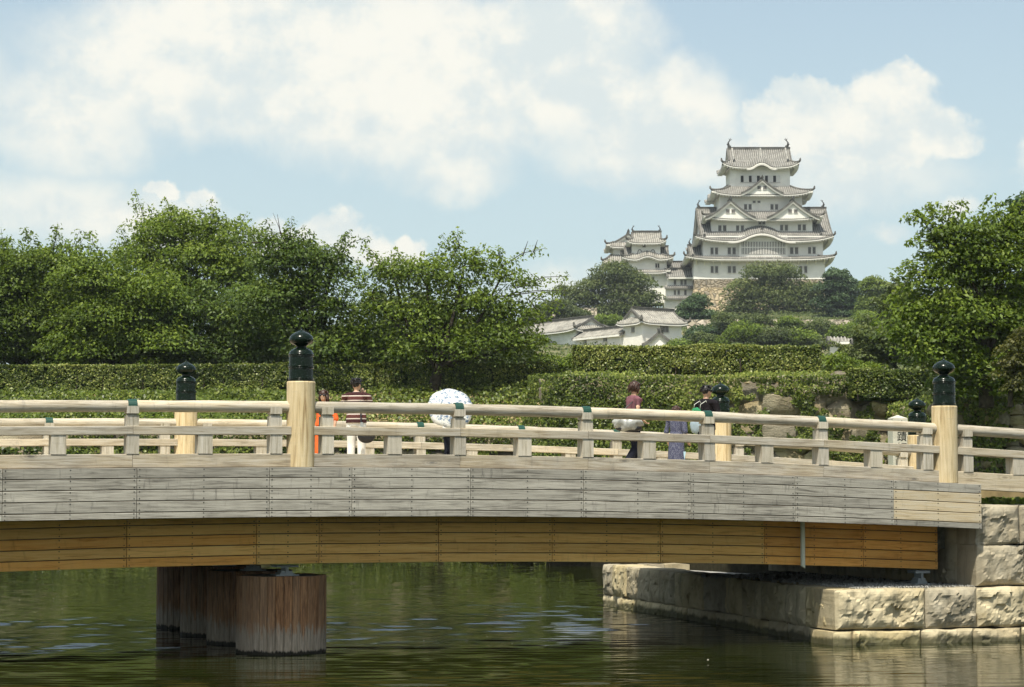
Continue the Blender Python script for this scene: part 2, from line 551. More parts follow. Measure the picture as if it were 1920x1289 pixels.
M['soffit'] = plain('brown_structural_timber', (0.15, 0.1, 0.055), 0.85, 0.1, vary=0.3, nscale=2)

# ------------------------------------------------------------------ bridge frame: s along, t across (away), z up
B0 = Vector((-3.635, 37.5, 0))
BA = math.atan2(0.339, 0.941)
BU = Vector((math.cos(BA), math.sin(BA), 0))
BN = Vector((-math.sin(BA), math.cos(BA), 0))


def bw(s, t, z=0.0):
    return B0 + BU * s + BN * t + Vector((0, 0, z))


def s_at(px, t):
    """bridge coordinate s of the point seen at column px on the line t"""
    k = (px - 960) / F_PX
    p = B0 + BN * t
    return (k * p.y - p.x) / (BU.x - k * BU.y)


def hh(s):
    return -(0.0014 if s < 1 else 0.0019) * (s - 1.0) ** 2


def slope(s):
    return -2 * (0.0014 if s < 1 else 0.0019) * (s - 1.0)


# ------------------------------------------------------------------ ground sheets and hill
def hill_z(x, y):
    r2 = (x - 55) ** 2 + (y - 520) ** 2
    return 6.3 + 36 * np.exp(-r2 / 230.0 ** 2)


gx = np.concatenate([np.linspace(-2500, -130, 12), np.linspace(-120, 190, 90), np.linspace(200, 2500, 12)])
gy = np.concatenate([np.linspace(95.6, 640, 110), np.linspace(680, 6000, 14)])
GX, GY = np.meshgrid(gx, gy)
GZ = hill_z(GX, GY) + (fbm(GX * 0.08, GY * 0.08, 3) - 0.5) * 1.6 * np.clip((GY - 96) / 40, 0, 1)
mb = MB()
nx, ny = len(gx), len(gy)
mb.add(np.stack([GX.ravel(), GY.ravel(), GZ.ravel()], 1).tolist(),
       [(j * nx + i, j * nx + i + 1, (j + 1) * nx + i + 1, (j + 1) * nx + i) for j in range(ny - 1) for i in range(nx - 1)])


def ground_mat():
    m_, t, b = new_mat('hill_ground')
    c = t.n('ShaderNodeTexCoord')
    a = t.noise(c.outputs['Object'], 0.05, 6, 0.6)
    d = t.noise(c.outputs['Object'], 0.6, 6, 0.65)
    col = t.mix(t.smooth(a.outputs[0], 0.4, 0.62), (0.06, 0.085, 0.02), (0.2, 0.18, 0.09))
    col = t.mix(t.smooth(d.outputs[0], 0.45, 0.7), col, (0.035, 0.055, 0.014))
    t.put(b.inputs['Base Color'], col)
    b.inputs['Roughness'].default_value = 0.95
    bump(t, b, d.outputs[0], 0.6, 0.3)
    return m_


M['ground'] = ground_mat()
put('hill', mb.mesh('hill', M['ground'], smooth='all'), kind='structure')

mb = MB()
ea = [bw(13.55, 0.2), bw(70, 0.2), Vector((90, 93, 0)), Vector((2.9, 93, 0)), Vector((2.9, 82.5, 0)), Vector((3.6, 80, 0)), bw(11.6, 14.2), bw(13.55, 14.2)]
mb.add([(p.x, p.y, 2.56) for p in ea] + [(p.x, p.y, -1.0) for p in ea],
       [tuple(range(8))] + [(i, 8 + i, 8 + (i + 1) % 8, (i + 1) % 8) for i in range(8)])
mb.mi = [0] + [1] * 8
put('castle_ground', mb.mesh('castle_ground', [M['grass'], M['joint']]), kind='structure')
mb = MB()
mb.box(-300, 300, -400, 9, -1, 1.35)
put('near_bank', mb.mesh('near_bank', M['grass']), kind='structure')
# road on the east landing, in line with the deck
mb = MB()
rows = 12
for i in range(rows):
    s0, s1 = 13.34 + i * 2.2, 13.34 + (i + 1) * 2.2
    z0 = max(3.26 + hh(s0), 2.62)
    z1 = max(3.26 + hh(s1), 2.62)
    p = [bw(s0, 0.9), bw(s1, 0.9), bw(s1, 9.1), bw(s0, 9.1)]
    zz = [z0, z1, z1, z0]
    mb.hexa([(q.x, q.y, 2.4) for q in p] + [(q.x, q.y, z) for q, z in zip(p, zz)])
put('approach_road', mb.mesh('approach_road', M['earth']), kind='structure')


# ------------------------------------------------------------------ water
def water_mat():
    m_, t, b = new_mat('moat_water')
    c = t.n('ShaderNodeTexCoord')
    n1 = t.noise(c.outputs['Object'], 0.22, 3, 0.5)
    t.put(b.inputs['Base Color'], t.mix(t.smooth(n1.outputs[0], 0.35, 0.65), (0.010, 0.013, 0.002), (0.016, 0.02, 0.004)))
    b.inputs['Roughness'].default_value = 0.03
    b.inputs['IOR'].default_value = 1.33
    b.inputs['Specular IOR Level'].default_value = 0.5
    f = t.noise(t.scale3(c.outputs['Object'], (0.75, 2.2, 1)), 2.3, 5, 0.6, 0.4)
    bump(t, b, f.outputs[0], 0.15, 0.02)
    return m_


M['water'] = water_mat()
rng = np.random.default_rng(5)
wx = np.concatenate([[-400, -120, -50, -30], np.linspace(-20, 16, 210), [22, 30, 60, 200]])
yy = [9.0, 18.0, 25.0, 29.5]
while yy[-1] < 92:
    yy.append(yy[-1] + 0.048 * (yy[-1] / 32) ** 1.15)
wy = np.array(yy + [93.0])
WX, WY = np.meshgrid(wx, wy)
WZ = np.zeros_like(WX)
for i in range(46):
    lam = 0.29 * 2 ** rng.uniform(0, 1.2)
    th = rng.normal(math.pi / 2 + 0.05, 0.24)
    ph = rng.uniform(0, 6.28)
    k = 2 * math.pi / lam
    amp = 0.0125 * lam / math.sqrt(46) * 1.6
    wob = 0.6 * np.sin(WX * 0.21 + i) + 0.5 * np.sin(WY * 0.17 + 2 * i)
    WZ += amp * np.sin(k * (math.cos(th) * WX + math.sin(th) * WY) + ph + wob)
gust = (0.6 + 0.8 * fbm(WX * 0.12, WY * 0.12, 9, 3)) * np.interp(WY, [35, 42], [1.1, 0.72])
calm = 1 - 0.7 * np.clip((WX - 1.0) / 3.0, 0, 1) * np.clip((50 - WY) / 8, 0, 1)
calm *= 1 - 0.6 * np.exp(-((WX + 4.2) / 1.6) ** 2 - ((WY - 35.5) / 3.0) ** 2)
edge = np.clip((WY - 28) / 3, 0, 1) * np.clip((17 - WX) / 2, 0, 1) * np.clip((WX + 21) / 2, 0, 1)
WZ *= gust * calm * edge
nx, ny = len(wx), len(wy)
idx = np.arange(nx * ny).reshape(ny, nx)
qf = np.stack([idx[:-1, :-1], idx[:-1, 1:], idx[1:, 1:], idx[1:, :-1]], -1).reshape(-1, 4)
me = bpy.data.meshes.new('water')
me.from_pydata(np.stack([WX.ravel(), WY.ravel(), WZ.ravel()], 1).tolist(), [], qf.tolist())
me.materials.append(M['water'])
me.polygons.foreach_set('use_smooth', [True] * len(me.polygons))
put('water', me, kind='structure')
mb = MB()
mb.box(-400, 200, 9.0, 93, -2.2, -1.6)
put('moat_bed', mb.mesh('moat_bed', M['joint']), kind='structure')
# petals and bits of leaf floating on the moat
rng = np.random.default_rng(8)
vv = []
for i in range(14):
    Y = rng.uniform(34, 60)
    px = rng.choice([rng.uniform(20, 440), rng.uniform(640, 1500), rng.uniform(1250, 1540)])
    c = np.array([xw(px, Y), Y, 0.035])
    a = rng.uniform(0, 6.28)
    l, wd = rng.uniform(0.015, 0.03), rng.uniform(0.01, 0.018)
    d, e = np.array([math.cos(a), math.sin(a), 0]), np.array([-math.sin(a), math.cos(a), 0])
    vv += [c - d * l, c + e * wd, c + d * l + np.array([0, 0, 0.02]), c - e * wd]
M['petal'] = plain('pale_petals', (0.4, 0.38, 0.3), 0.7)
o = put('floating_petals', np_mesh('floating_petals', np.array(vv), 4, M['petal']), kind='stuff',
        label='pale petals and leaf bits drifting on the green moat', category='petals')


# ------------------------------------------------------------------ the timber bridge
bridge = thing('timber_bridge', 'long arched timber bridge with log railings crossing the green moat', 'bridge', B0, BA)
S_IN = [-10.25, -7.8, -5.36, -2.91, -0.46, 0.45, 2.85, 5.27, 7.67, 10.01, 12.24]
POSTS = [-10.68, 0.0, 12.68]
S_OUT = [13.12, 15.35, 17.5]
POST_OUT = 17.94
_cache = {}


def bev(lx, ly, lz, c, mat):
    key = (round(lx, 3), round(ly, 3), round(lz, 3), mat.name)
    if key not in _cache:
        b_ = MB()
        b_.bevbox(lx, ly, lz, c)
        _cache[key] = b_.mesh('timber', mat)
    return _cache[key]


def beam(name, s0, s1, t, zc_, ly, lz, mat, fn=hh, gap=0.006, c=0.008, parent=None):
    z0, z1 = zc_ + fn(s0), zc_ + fn(s1)
    L = math.hypot(s1 - s0, z1 - z0)
    return put(name, bev(L - gap, ly, lz, c, mat), parent or bridge, ((s0 + s1) / 2, t, (z0 + z1) / 2),
               (0, -math.atan2(z1 - z0, s1 - s0), 0))


# deck slab
mb = MB()
ss = np.linspace(-11.3, 13.3, 26)
for a, b_ in zip(ss[:-1], ss[1:]):
    za, zb = 3.26 + hh(a), 3.26 + hh(b_)
    mb.hexa([(a, -0.2, za - 0.72), (b_, -0.2, zb - 0.72), (b_, 10.2, zb - 0.72), (a, 10.2, za - 0.72),
             (a, -0.2, za), (b_, -0.2, zb), (b_, 10.2, zb), (a, 10.2, za)])
put('deck', mb.mesh('deck', M['soffit']), bridge)
# walking boards of the deck
for i in range(82):
    a = -11.28 + i * 0.3
    beam('deck_board', a, a + 0.3, 5.0, 3.275, 9.7, 0.03, M['fascia_new'], gap=0.012, c=0.004)

# fascia boards, five courses on each side
J = [-11.3, -9.3, -7.15, -5.05, -2.86, -0.61, 0.84, 2.99, 5.12, 7.22, 9.33, 11.4, 13.3]
ROWS = [0.180, 0.188, 0.188, 0.188, 0.112]
screws = MB()
for t_f, sg in ((-0.255, -1), (10.255, 1)):
    for i in range(len(J) - 1):
        z = 3.275
        for r_, hgt in enumerate(ROWS):
            zc_ = z - hgt / 2
            z -= hgt
            mat = M['fascia_new'] if (i == len(J) - 2 and r_ in (1, 2, 3)) else M['fascia']
            beam('fascia_board', J[i], J[i + 1], t_f, zc_, 0.05, hgt - 0.013, mat, gap=0.009, c=0.005)
            if sg < 0:
                for s_ in (J[i] + 0.045, J[i + 1] - 0.045, (J[i] + J[i + 1]) / 2):
                    for dz in (-hgt * 0.3, hgt * 0.3):
                        zz = zc_ + dz + hh(s_)
                        screws.box(s_ - 0.009, s_ + 0.009, t_f - 0.029, t_f - 0.02, zz - 0.009, zz + 0.009)


def zg(s):
    return 1.588 - 0.0020 * (s - 1.5) ** 2


GT = 0.9
GJ = [-10.9, -9.0, -7.0, -5.1] + [s_at(p, GT) for p in (240, 482, 599, 822, 1034, 1236, 1430, 1615)] + [13.02]
GROWS = [0.168, 0.18, 0.186, 0.186, 0.18]
for t_g, sg in ((GT, -1), (10 - GT, 1)):
    for i in range(len(GJ) - 1):
        z = 0.0
        for r_, hgt in enumerate(GROWS):
            zc_ = z + hgt / 2
            z += hgt
            red = i >= 10 or i <= 4 and r_ in (0, 2) and sg < 0
            beam('girder_board', GJ[i], GJ[i + 1], t_g, zc_, 0.05, hgt - 0.016, M['girder_red'] if red else M['girder'],
                 fn=zg, gap=0.012, c=0.005)
            if sg < 0:
                for s_ in (GJ[i] + 0.045, GJ[i + 1] - 0.045, (GJ[i] + GJ[i + 1]) / 2):
                    for dz in (-hgt * 0.3, hgt * 0.3):
                        zz = zc_ + dz + zg(s_)
                        screws.box(s_ - 0.009, s_ + 0.009, t_g - 0.029, t_g - 0.02, zz - 0.009, zz + 0.009)
    mb = MB()
    gs = np.linspace(-10.9, 13.0, 25)
    a_, c_ = (t_g + 0.03, t_g + 0.35) if sg < 0 else (t_g - 0.35, t_g - 0.03)
    for a, b_ in zip(gs[:-1], gs[1:]):
        mb.hexa([(a, a_, zg(a) + 0.01), (b_, a_, zg(b_) + 0.01), (b_, c_, zg(b_) + 0.01), (a, c_, zg(a) + 0.01),
                 (a, a_, 2.53 + hh(a)), (b_, a_, 2.53 + hh(b_)), (b_, c_, 2.53 + hh(b_)), (a, c_, 2.53 + hh(a))])
    put('girder', mb.mesh('girder', M['soffit']), bridge)
put('screw_heads', screws.mesh('screw_heads', M['screw']), bridge, kind='stuff')
for t_m in (3.4, 6.6):
    mb = MB()
    for a, b_ in zip(gs[:-1], gs[1:]):
        mb.hexa([(a, t_m - .2, zg(a) + 0.05), (b_, t_m - .2, zg(b_) + 0.05), (b_, t_m + .2, zg(b_) + 0.05), (a, t_m + .2, zg(a) + 0.05),
                 (a, t_m - .2, 2.53 + hh(a)), (b_, t_m - .2, 2.53 + hh(b_)), (b_, t_m + .2, 2.53 + hh(b_)), (a, t_m + .2, 2.53 + hh(a))])
    put('inner_girder', mb.mesh('inner_girder', M['soffit']), bridge)

# drain pipe in front of the girder
mb = MB()
sp = s_at(1503, GT - 0.16)
mb.tube([(sp, GT - 0.16, zg(sp) - 0.03), (sp, GT - 0.16, 2.46 + hh(sp))], 0.045, 14)
for i, p in enumerate(mb.v[:14]):
    mb.v[i] = (p[0], p[1], p[2] + 0.6 * (p[0] - sp) * -1.0)
put('drain_pipe', mb.mesh('drain_pipe', M['pipe'], smooth=True), bridge)

# log posts with onion-shaped finials
def ring(r, z, h=0.021, d=0.012):
    return [(r + d * math.sin(math.pi * k / 6), z + h * k / 6) for k in range(7)]


cap_prof = ([(0.214, 0.0)] + ring(0.214, 0.006) + ring(0.214, 0.036) + [(0.213, 0.075), (0.212, 0.21)] + ring(0.212, 0.218) + ring(0.212, 0.246) +
            [(0.212, 0.285), (0.211, 0.42)] + ring(0.211, 0.428) + ring(0.211, 0.456) + [
            (0.209, 0.488), (0.2, 0.515), (0.178, 0.54), (0.145, 0.558), (0.112, 0.569), (0.094, 0.578), (0.088, 0.592), (0.092, 0.612), (0.113, 0.627), (0.155, 0.643),
            (0.186, 0.664), (0.203, 0.69), (0.21, 0.72), (0.207, 0.748), (0.194, 0.777), (0.168, 0.806), (0.128, 0.834), (0.085, 0.856), (0.05, 0.871), (0.028, 0.885),
            (0.016, 0.9), (0.008, 0.935), (0.002, 0.955)])
mb = MB()
mb.lathe(cap_prof, 32)
cap_me = mb.mesh('finial', M['cap'], smooth=50)
mb = MB()
n_ = 28
prof = [(0.243, 0.0), (0.243, 0.4), (0.244, 0.9), (0.245, 1.40), (0.247, 1.452), (0.236, 1.47), (0.15, 1.472)]
mb.lathe(prof, n_)
post_me = mb.mesh('log_post', M['log'], smooth=30)
for t_p in (0.0, 10.0):
    for s_ in POSTS + [POST_OUT]:
        p = put('log_post', post_me, bridge, (s_, t_p, 3.275 + hh(s_)), (0, 0, 0.7 * s_ + t_p))
        put('finial', cap_me, p, (0, 0, 1.47), (0, 0, 0))

# balusters with saddles and straps
mb = MB()
mb.box(-0.105, 0.105, -0.135, 0.135, 3.504, 3.825)
mb.box(-0.105, 0.105, -0.105, 0.105, 3.971, 4.145)
mb.box(-0.082, 0.082, -0.082, 0.082, 4.145, 4.185)
bal_me = mb.mesh('baluster', M['baluster'])
mb = MB()
mb.box(-0.125, 0.125, -0.135, 0.135, 3.504, 3.825)
bal_short = mb.mesh('baluster', M['baluster'])
mb = MB()
arc = [(0.108 * math.cos(a), 0.108 * math.sin(a)) for a in np.linspace(math.pi, 2 * math.pi, 13)]
outl = [(-0.13, 0.0), (-0.13, -0.125), (0.13, -0.125), (0.13, 0.0)]
pr = arc[::-1] + outl
npf = len(pr)
vs_ = [(-0.1, y, 4.305 + z) for y, z in pr] + [(0.1, y, 4.305 + z) for y, z in pr]
fs = [(i, (i + 1) % npf, npf + (i + 1) % npf, npf + i) for i in range(npf)] + [tuple(range(npf))[::-1], tuple(range(npf, 2 * npf))]
mb.add(vs_, fs)
saddle_me = mb.mesh('saddle', M['baluster'])
mb = MB()
ins = [(0.103 * math.cos(a), 0.103 * math.sin(a)) for a in np.linspace(-0.55, math.pi + 0.55, 17)]
ous = [(0.119 * math.cos(a), 0.119 * math.sin(a)) for a in np.linspace(-0.55, math.pi + 0.55, 17)]
pr = ous + ins[::-1]
npf = len(pr)
vs_ = [(-0.075, y, 4.305 + z) for y, z in pr] + [(0.075, y, 4.305 + z) for y, z in pr]
fs = [(i, (i + 1) % npf, npf + (i + 1) % npf, npf + i) for i in range(npf)]
for i in range(16):
    fs += [(i, npf - 1 - i, npf - 2 - i, i + 1), (npf + i + 1, 2 * npf - 2 - i, 2 * npf - 1 - i, npf + i)]
mb.add(vs_, fs)
for sx in (-0.045, 0.045):
    for sy in (-1, 1):
        mb.box(sx - 0.011, sx + 0.011, sy * 0.121 - 0.008, sy * 0.121 + 0.008, 4.27, 4.29, 1)
strap_me = mb.mesh('strap', [M['strap'], M['steel']])


def baluster(s_, t_, tall=True, strap=True):
    o_ = put('baluster', bal_me if tall else bal_short, bridge, (s_, t_, hh(s_)))
    if tall:
        put('saddle', saddle_me, o_, (0, 0, 0))
        if strap:
            put('strap', strap_me, o_, (0, 0, 0), (0, 0, 0))
    return o_


def log_rail(s0, s1, t_, seed):
    rr = random.Random(seed)
    b_ = MB()
    n_ = 7
    L = s1 - s0
    pts = []
    for i in range(n_):
        q = s0 + L * i / (n_ - 1)
        pts.append((q - s0 - L / 2, rr.uniform(-.003, .003), hh(q) - (hh(s0) + hh(s1)) / 2 + rr.uniform(-.003, .003)))
    b_.tube(pts, [0.1 + rr.uniform(-.003, .003) for _ in pts], 18)
    put('handrail_log', b_.mesh('handrail_log', M['rail'], smooth=40), bridge, ((s0 + s1) / 2, t_, 4.305 + (hh(s0) + hh(s1)) / 2))


for t_ in (0.0, 10.0):
    for s_ in S_IN:
        near_post = any(abs(s_ - p) < 0.6 for p in POSTS)
        baluster(s_, t_, True, not near_post)
    for a, b_ in zip(S_IN[:-1], S_IN[1:]):
        if b_ - a > 1.5:
            baluster((a + b_) / 2, t_, False)
    for s_ in S_OUT:
        baluster(s_, t_, True, s_ == 15.35)
    for a, b_ in zip(S_OUT[:-1], S_OUT[1:]):
        baluster((a + b_) / 2, t_, False)
    cuts = [-10.48, -7.8, -5.36, -2.91, -0.2], [0.2, 2.85, 5.27, 7.67, 10.01, 12.48], [12.88, 15.35, 17.74]
    for k, cl in enumerate(cuts):
        for i, (a, b_) in enumerate(zip(cl[:-1], cl[1:])):
            log_rail(a + 0.003, b_ - 0.003, t_, k * 10 + i + int(t_) * 77)
            beam('middle_rail', a, b_, t_, 3.898, 0.30, 0.146, M['rail'])
            if k < 2:
                beam('bottom_rail', a, b_, t_, 3.3895, 0.25, 0.229, M['rail_knots'])
            else:
                beam('bottom_rail', a, b_, t_, 3.34, 0.25, 0.33, M['rail_knots'])


# ------------------------------------------------------------------ piers: timber-clad round pillars standing in the moat
def pier_mat():
    m_, t, b = new_mat('pier_stave_timber')
    c = t.n('ShaderNodeTexCoord')
    info = t.n('ShaderNodeObjectInfo')
    geo = t.n('ShaderNodeNewGeometry')
    pz = t.n('ShaderNodeSeparateXYZ', {0: geo.outputs['Position']}).outputs[2]
    rnd = info.outputs['Random']
    shift = t.n('ShaderNodeVectorMath', {0: c.outputs['Object'], 1: t.n('ShaderNodeCombineXYZ', {
        0: t.m('MULTIPLY', rnd, 91), 1: t.m('MULTIPLY', rnd, 37), 2: t.m('MULTIPLY', rnd, 53)}).outputs[0]}, operation='ADD').outputs[0]
    g = t.noise(t.scale3(shift, (14, 14, 0.9)), 2.0, 7, 0.65, 1.2)
    col = t.mix(t.smooth(g.outputs[0], 0.35, 0.68), (0.12, 0.05, 0.02), (0.42, 0.22, 0.1))
    col = t.mix(t.m('MULTIPLY', rnd, 0.4), col, (0.3, 0.22, 0.14))
    st = t.noise(t.scale3(shift, (9, 9, 1.4)), 1.6, 6, 0.7)
    lim = t.m('MULTIPLY_ADD', st.outputs[0], 1.2, -0.16)
    low = t.smooth(t.m('SUBTRACT', lim, pz), -0.1, 0.14)
    grey = t.mix(t.smooth(g.outputs[0], 0.35, 0.65), (0.22, 0.19, 0.14), (0.4, 0.36, 0.29))
    col = t.mix(t.m('MULTIPLY', low, 0.8), col, grey)
    wet = t.smooth(t.m('ADD', pz, t.m('MULTIPLY', t.m('SUBTRACT', st.outputs[0], 0.5), 0.2)), 0.05, 0.09, 1, 0)
    col = t.mix(wet, col, (0.016, 0.013, 0.008))
    t.put(b.inputs['Base Color'], col)
    b.inputs['Roughness'].default_value = 0.75
    bump(t, b, g.outputs[0], 0.6, 0.01)
    return m_


M['pier'] = pier_mat()
M['concrete'] = plain('pier_concrete', (0.16, 0.16, 0.13), 0.85, 0.1, vary=0.3)
PR, PTOP, NST = 0.80, 1.37, 34
mb = MB()
half = math.pi / NST * 0.955
vs_ = []
for z in (-1.5, PTOP):
    vs_ += [(PR * math.cos(a), PR * math.sin(a), z) for a in (-half, -half * 0.8, half * 0.8, half)]
    vs_ += [((PR - 0.05) * math.cos(a), (PR - 0.05) * math.sin(a), z) for a in (half, -half)]
for i in (0, 3, 6, 9):
    q = (PR - 0.008) / PR
    vs_[i] = (vs_[i][0] * q, vs_[i][1] * q, vs_[i][2])
mb.add(vs_, [(i, (i + 1) % 6, 6 + (i + 1) % 6, 6 + i) for i in range(6)] + [(5, 4, 3, 2, 1, 0), (6, 7, 8, 9, 10, 11)])
stave_me = mb.mesh('stave', M['pier'])
mb = MB()
mb.lathe([(PR - 0.055, -1.5), (PR - 0.055, PTOP - 0.01), (0.1, PTOP - 0.01)], 32)
core_me = mb.mesh('pier_core', M['concrete'])
mb = MB()
mb.box(-0.21, 0.21, -0.2, 0.2, 0, 0.02)
mb.box(-0.13, 0.13, -0.17, 0.17, 0.02, 0.05)
mb.box(-0.028, 0.028, -0.17, 0.17, 0.05, 0.15)
mb.box(-0.1, 0.1, -0.15, 0.15, 0.05, 0.085)
mb.box(-0.2, 0.2, -0.2, 0.2, 0.15, 0.185)
bear_me = mb.mesh('bearing', M['steel'])
lab = ['timber-clad round bridge pier nearest the camera, reddish staves weathered grey at the waterline',
       'second timber-clad bridge pier from the front, half hidden in the bridge shade',
       'third timber-clad bridge pier back, a dark strip in the bridge shade',
       'rearmost timber-clad bridge pier, leftmost of the row in the bridge shade']
for k, t_ in enumerate((1.6, 4.1, 6.65, 9.2)):
    p = thing('bridge_pier', lab[k], 'pier', bw(s_at(530, 1.6), t_, 0), BA + k * 0.6, 'round piers under the bridge')
    put('pier_core', core_me, p)
    for i in range(NST):
        put('stave', stave_me, p, (0, 0, 0.004 * math.sin(i * 5.1 + k)), (0, 0, 2 * math.pi * i / NST))
    put('bearing', bear_me, p, (0.06 * math.cos(-k * 0.6), -0.06 * math.sin(k * 0.6), PTOP - 0.01), (0, 0, -k * 0.6))


# ------------------------------------------------------------------ stone abutment
def rock_block(lx, ly, lz, seed, amp=0.05, mat=None, q=0.042):
    """rock-faced block: rough front at -y, plain back; origin at the middle of the front base"""
    rr = np.random.default_rng(seed)
    nu, nv = max(4, min(46, int(lx / q))), max(4, min(30, int(lz / q)))
    ox, oz = rr.uniform(0, 50, 2)
    u = np.linspace(0, 1, nu + 1)
    v = np.linspace(0, 1, nv + 1)
    U, V = np.meshgrid(u, v)
    X = (U - 0.5) * lx
    Z = V * lz
    wob = (fbm(X * 2.7 + ox, Z * 2.7 + oz, seed, 4) - 0.5) * 0.12
    ed = np.minimum(np.minimum(U, 1 - U) * lx, np.minimum(V, 1 - V) * lz)
    rise = np.clip(ed / 0.15, 0, 1) ** 0.55
    f1 = fbm(X * 2.3 + ox, Z * 2.3 + oz, seed + 3, 3)
    f2 = fbm(X * 7 + ox, Z * 5 + oz, seed + 5, 4)
    facet = np.abs(fbm(X * 3.1 - oz, Z * 3.1 + ox, seed + 9, 3) - 0.5) * 2
    nc = max(6, int(lx * lz * 26))
    cs = np.stack([rr.uniform(-lx / 2, lx / 2, nc), rr.uniform(0, lz, nc)], 1)
    wx_ = X + (f2 - 0.5) * 0.12
    wz_ = Z + (f1 - 0.5) * 0.2
    near = np.argmin((wx_[..., None] - cs[:, 0]) ** 2 + (wz_[..., None] - cs[:, 1]) ** 2, axis=-1)
    pl_ = np.stack([rr.normal(0, 0.42, nc), rr.normal(0, 2.2, nc), rr.normal(0, 2.2, nc)], 1)[near]
    chip = pl_[..., 0] + pl_[..., 1] * (X - cs[near, 0]) + pl_[..., 2] * (Z - cs[near, 1])
    D = amp * (0.55 * chip * rise + rise * 1.1 + (f1 - 0.5) * 1.6 * rise + (f2 - 0.5) * 0.9 * rise - facet * 0.3 * rise)
    Xw = X + np.where((U == 0) | (U == 1), wob * 0.5, 0)
    Zw = Z + np.where((V == 0) | (V == 1), wob * 0.45, 0)
    b_ = MB()
    P = np.stack([Xw.ravel(), -D.ravel(), Zw.ravel()], 1)
    b_.v = P.tolist()
    k = nu + 1
    for j in range(nv):
        for i in range(nu):
            b_.f.append((j * k + i, j * k + i + 1, (j + 1) * k + i + 1, (j + 1) * k + i))
    # sides and back
    rim = [i for i in range(k)] + [j * k + nu for j in range(1, nv + 1)] + [nv * k + i for i in range(nu - 1, -1, -1)] + [j * k for j in range(nv - 1, 0, -1)]
    base = len(b_.v)
    for i in rim:
        b_.v.append((b_.v[i][0], ly, b_.v[i][2]))
    n_ = len(rim)
    for i in range(n_):
        j = (i + 1) % n_
        b_.f.append((rim[j], rim[i], base + i, base + j))
    b_.f.append(tuple(base + i for i in range(n_)))
    b_.mi = [0] * len(b_.f)
    return b_.mesh('stone_block', mat or M['ashlar'])


abut = thing('stone_abutment', 'pale rock-faced stone abutment and ledge carrying the right end of the bridge', 'abutment', B0, BA)
T1 = -0.2
seed = 100


def course(sl, t_, z0, z1, depth, amp=0.05):
    global seed
    for a, b_ in zip(sl[:-1], sl[1:]):
        seed += 1
        put('stone_block', rock_block(b_ - a - 0.02, depth, z1 - z0 - 0.016, seed, amp), abut, ((a + b_) / 2, t_, z0))


course([s_at(p, T1) for p in (1561, 1730, 1826, 1918, 2060, 2200)], T1, 0.27, 1.04, 0.8, 0.085)
course([s_at(p, T1) for p in (1556, 1591, 1719, 1816, 1905, 2030, 2200)], T1 - 0.05, -0.6, 0.265, 0.9, 0.065)
course([s_at(p, -0.05) for p in (1826, 1917, 2060, 2200)], -0.05, 1.045, 1.83, 0.7, 0.075)
course([s_at(p, -0.05) for p in (1825, 1908, 2040, 2200)], -0.05, 1.835, 2.61, 0.7, 0.075)
# side face running back under the bridge
c0, c1 = Vector((s_at(1561, T1) + 0.02, T1 + 0.08)), Vector((11.43, 14.27))
dv = (c1 - c0)
Lw = dv.length
ang = math.atan2(dv.y, dv.x) + math.pi
rr = random.Random(4)
for z0, z1, first in ((0.27, 1.03, 0.2), (-0.6, 0.265, 0.0)):
    d = first
    while d < Lw - 0.3:
        l = min(rr.uniform(0.9, 2.0), Lw - d)
        if Lw - d - l < 0.4:
            l = Lw - d
        seed += 1
        m_ = c0 + dv.normalized() * (d + l / 2)
        put('stone_block', rock_block(l - 0.012, 0.7, z1 - z0 - 0.01, seed, 0.05), abut, (m_.x + 0.02, m_.y, z0), (0, 0, ang))
        d += l
# end face and return wall behind the girder
d = 0.0
for l in (1.4, 1.3, 1.6):
    seed += 1
    for z0, z1 in ((0.27, 1.03), (-0.6, 0.265)):
        put('stone_block', rock_block(l - 0.012, 0.6, z1 - z0 - 0.01, seed, 0.05), abut, (11.45 + d + l / 2, 14.32, z0), (0, 0, math.pi))
    d += l
for k in range(5):
    for z0, z1 in ((1.035, 2.6),):
        seed += 1
        put('stone_block', rock_block(1.78, 0.6, z1 - z0 - 0.01, seed, 0.035), abut, (13.4, 0.04 + 0.9 + k * 1.79, z0), (0, 0, -math.pi / 2))
mb = MB()
mb.hexa([(10.65, 0.3, -1), (13.7, 0.3, -1), (13.7, 14.0, -1), (11.7, 14.0, -1),
         (10.65, 0.3, 1.0), (13.7, 0.3, 1.0), (13.7, 14.0, 0.86), (11.7, 14.0, 0.86)])
put('ledge_fill', mb.mesh('ledge_fill', M['gravel']), abut)
mb = MB()
mb.box(13.75, 40, 0.4, 14, -1, 2.5)
put('rubble_core', mb.mesh('rubble_core', M['joint']), abut)
mb = MB()
mb.box(13.05, 13.38, 1.2, 8.9, 1.72, 2.45)
put('bearing_beam', mb.mesh('bearing_beam', M['concrete']), abut)
put('bearing', bear_me, abut, (12.75, 1.15, 1.03), (0, 0, 0), (0.8, 0.8, 1.5))
# loose gravel on the ledge
rng = np.random.default_rng(21)
N = 2600
P = np.stack([rng.uniform(10.7, 13.35, N), 0.0 + 7 * rng.uniform(0, 1, N) ** 1.6, np.full(N, 1.0)], 1)
sz = rng.uniform(0.015, 0.04, N)
tri = []
for k in range(4):
    a = np.array([[1, 1, 1], [-1, -1, 1], [-1, 1, -1], [1, -1, -1]], float)
    f = [(0, 1, 2), (0, 3, 1), (0, 2, 3), (1, 3, 2)][k]
    for i in f:
        tri.append(P + a[i] * sz[:, None] * rng.uniform(0.6, 1.2, (N, 1)) + np.array([0, 0, 0.02]))
tri = np.stack(tri, 1).reshape(-1, 3)
put('loose_gravel', np_mesh('loose_gravel', tri, 3, M['gravel']), abut, kind='stuff')

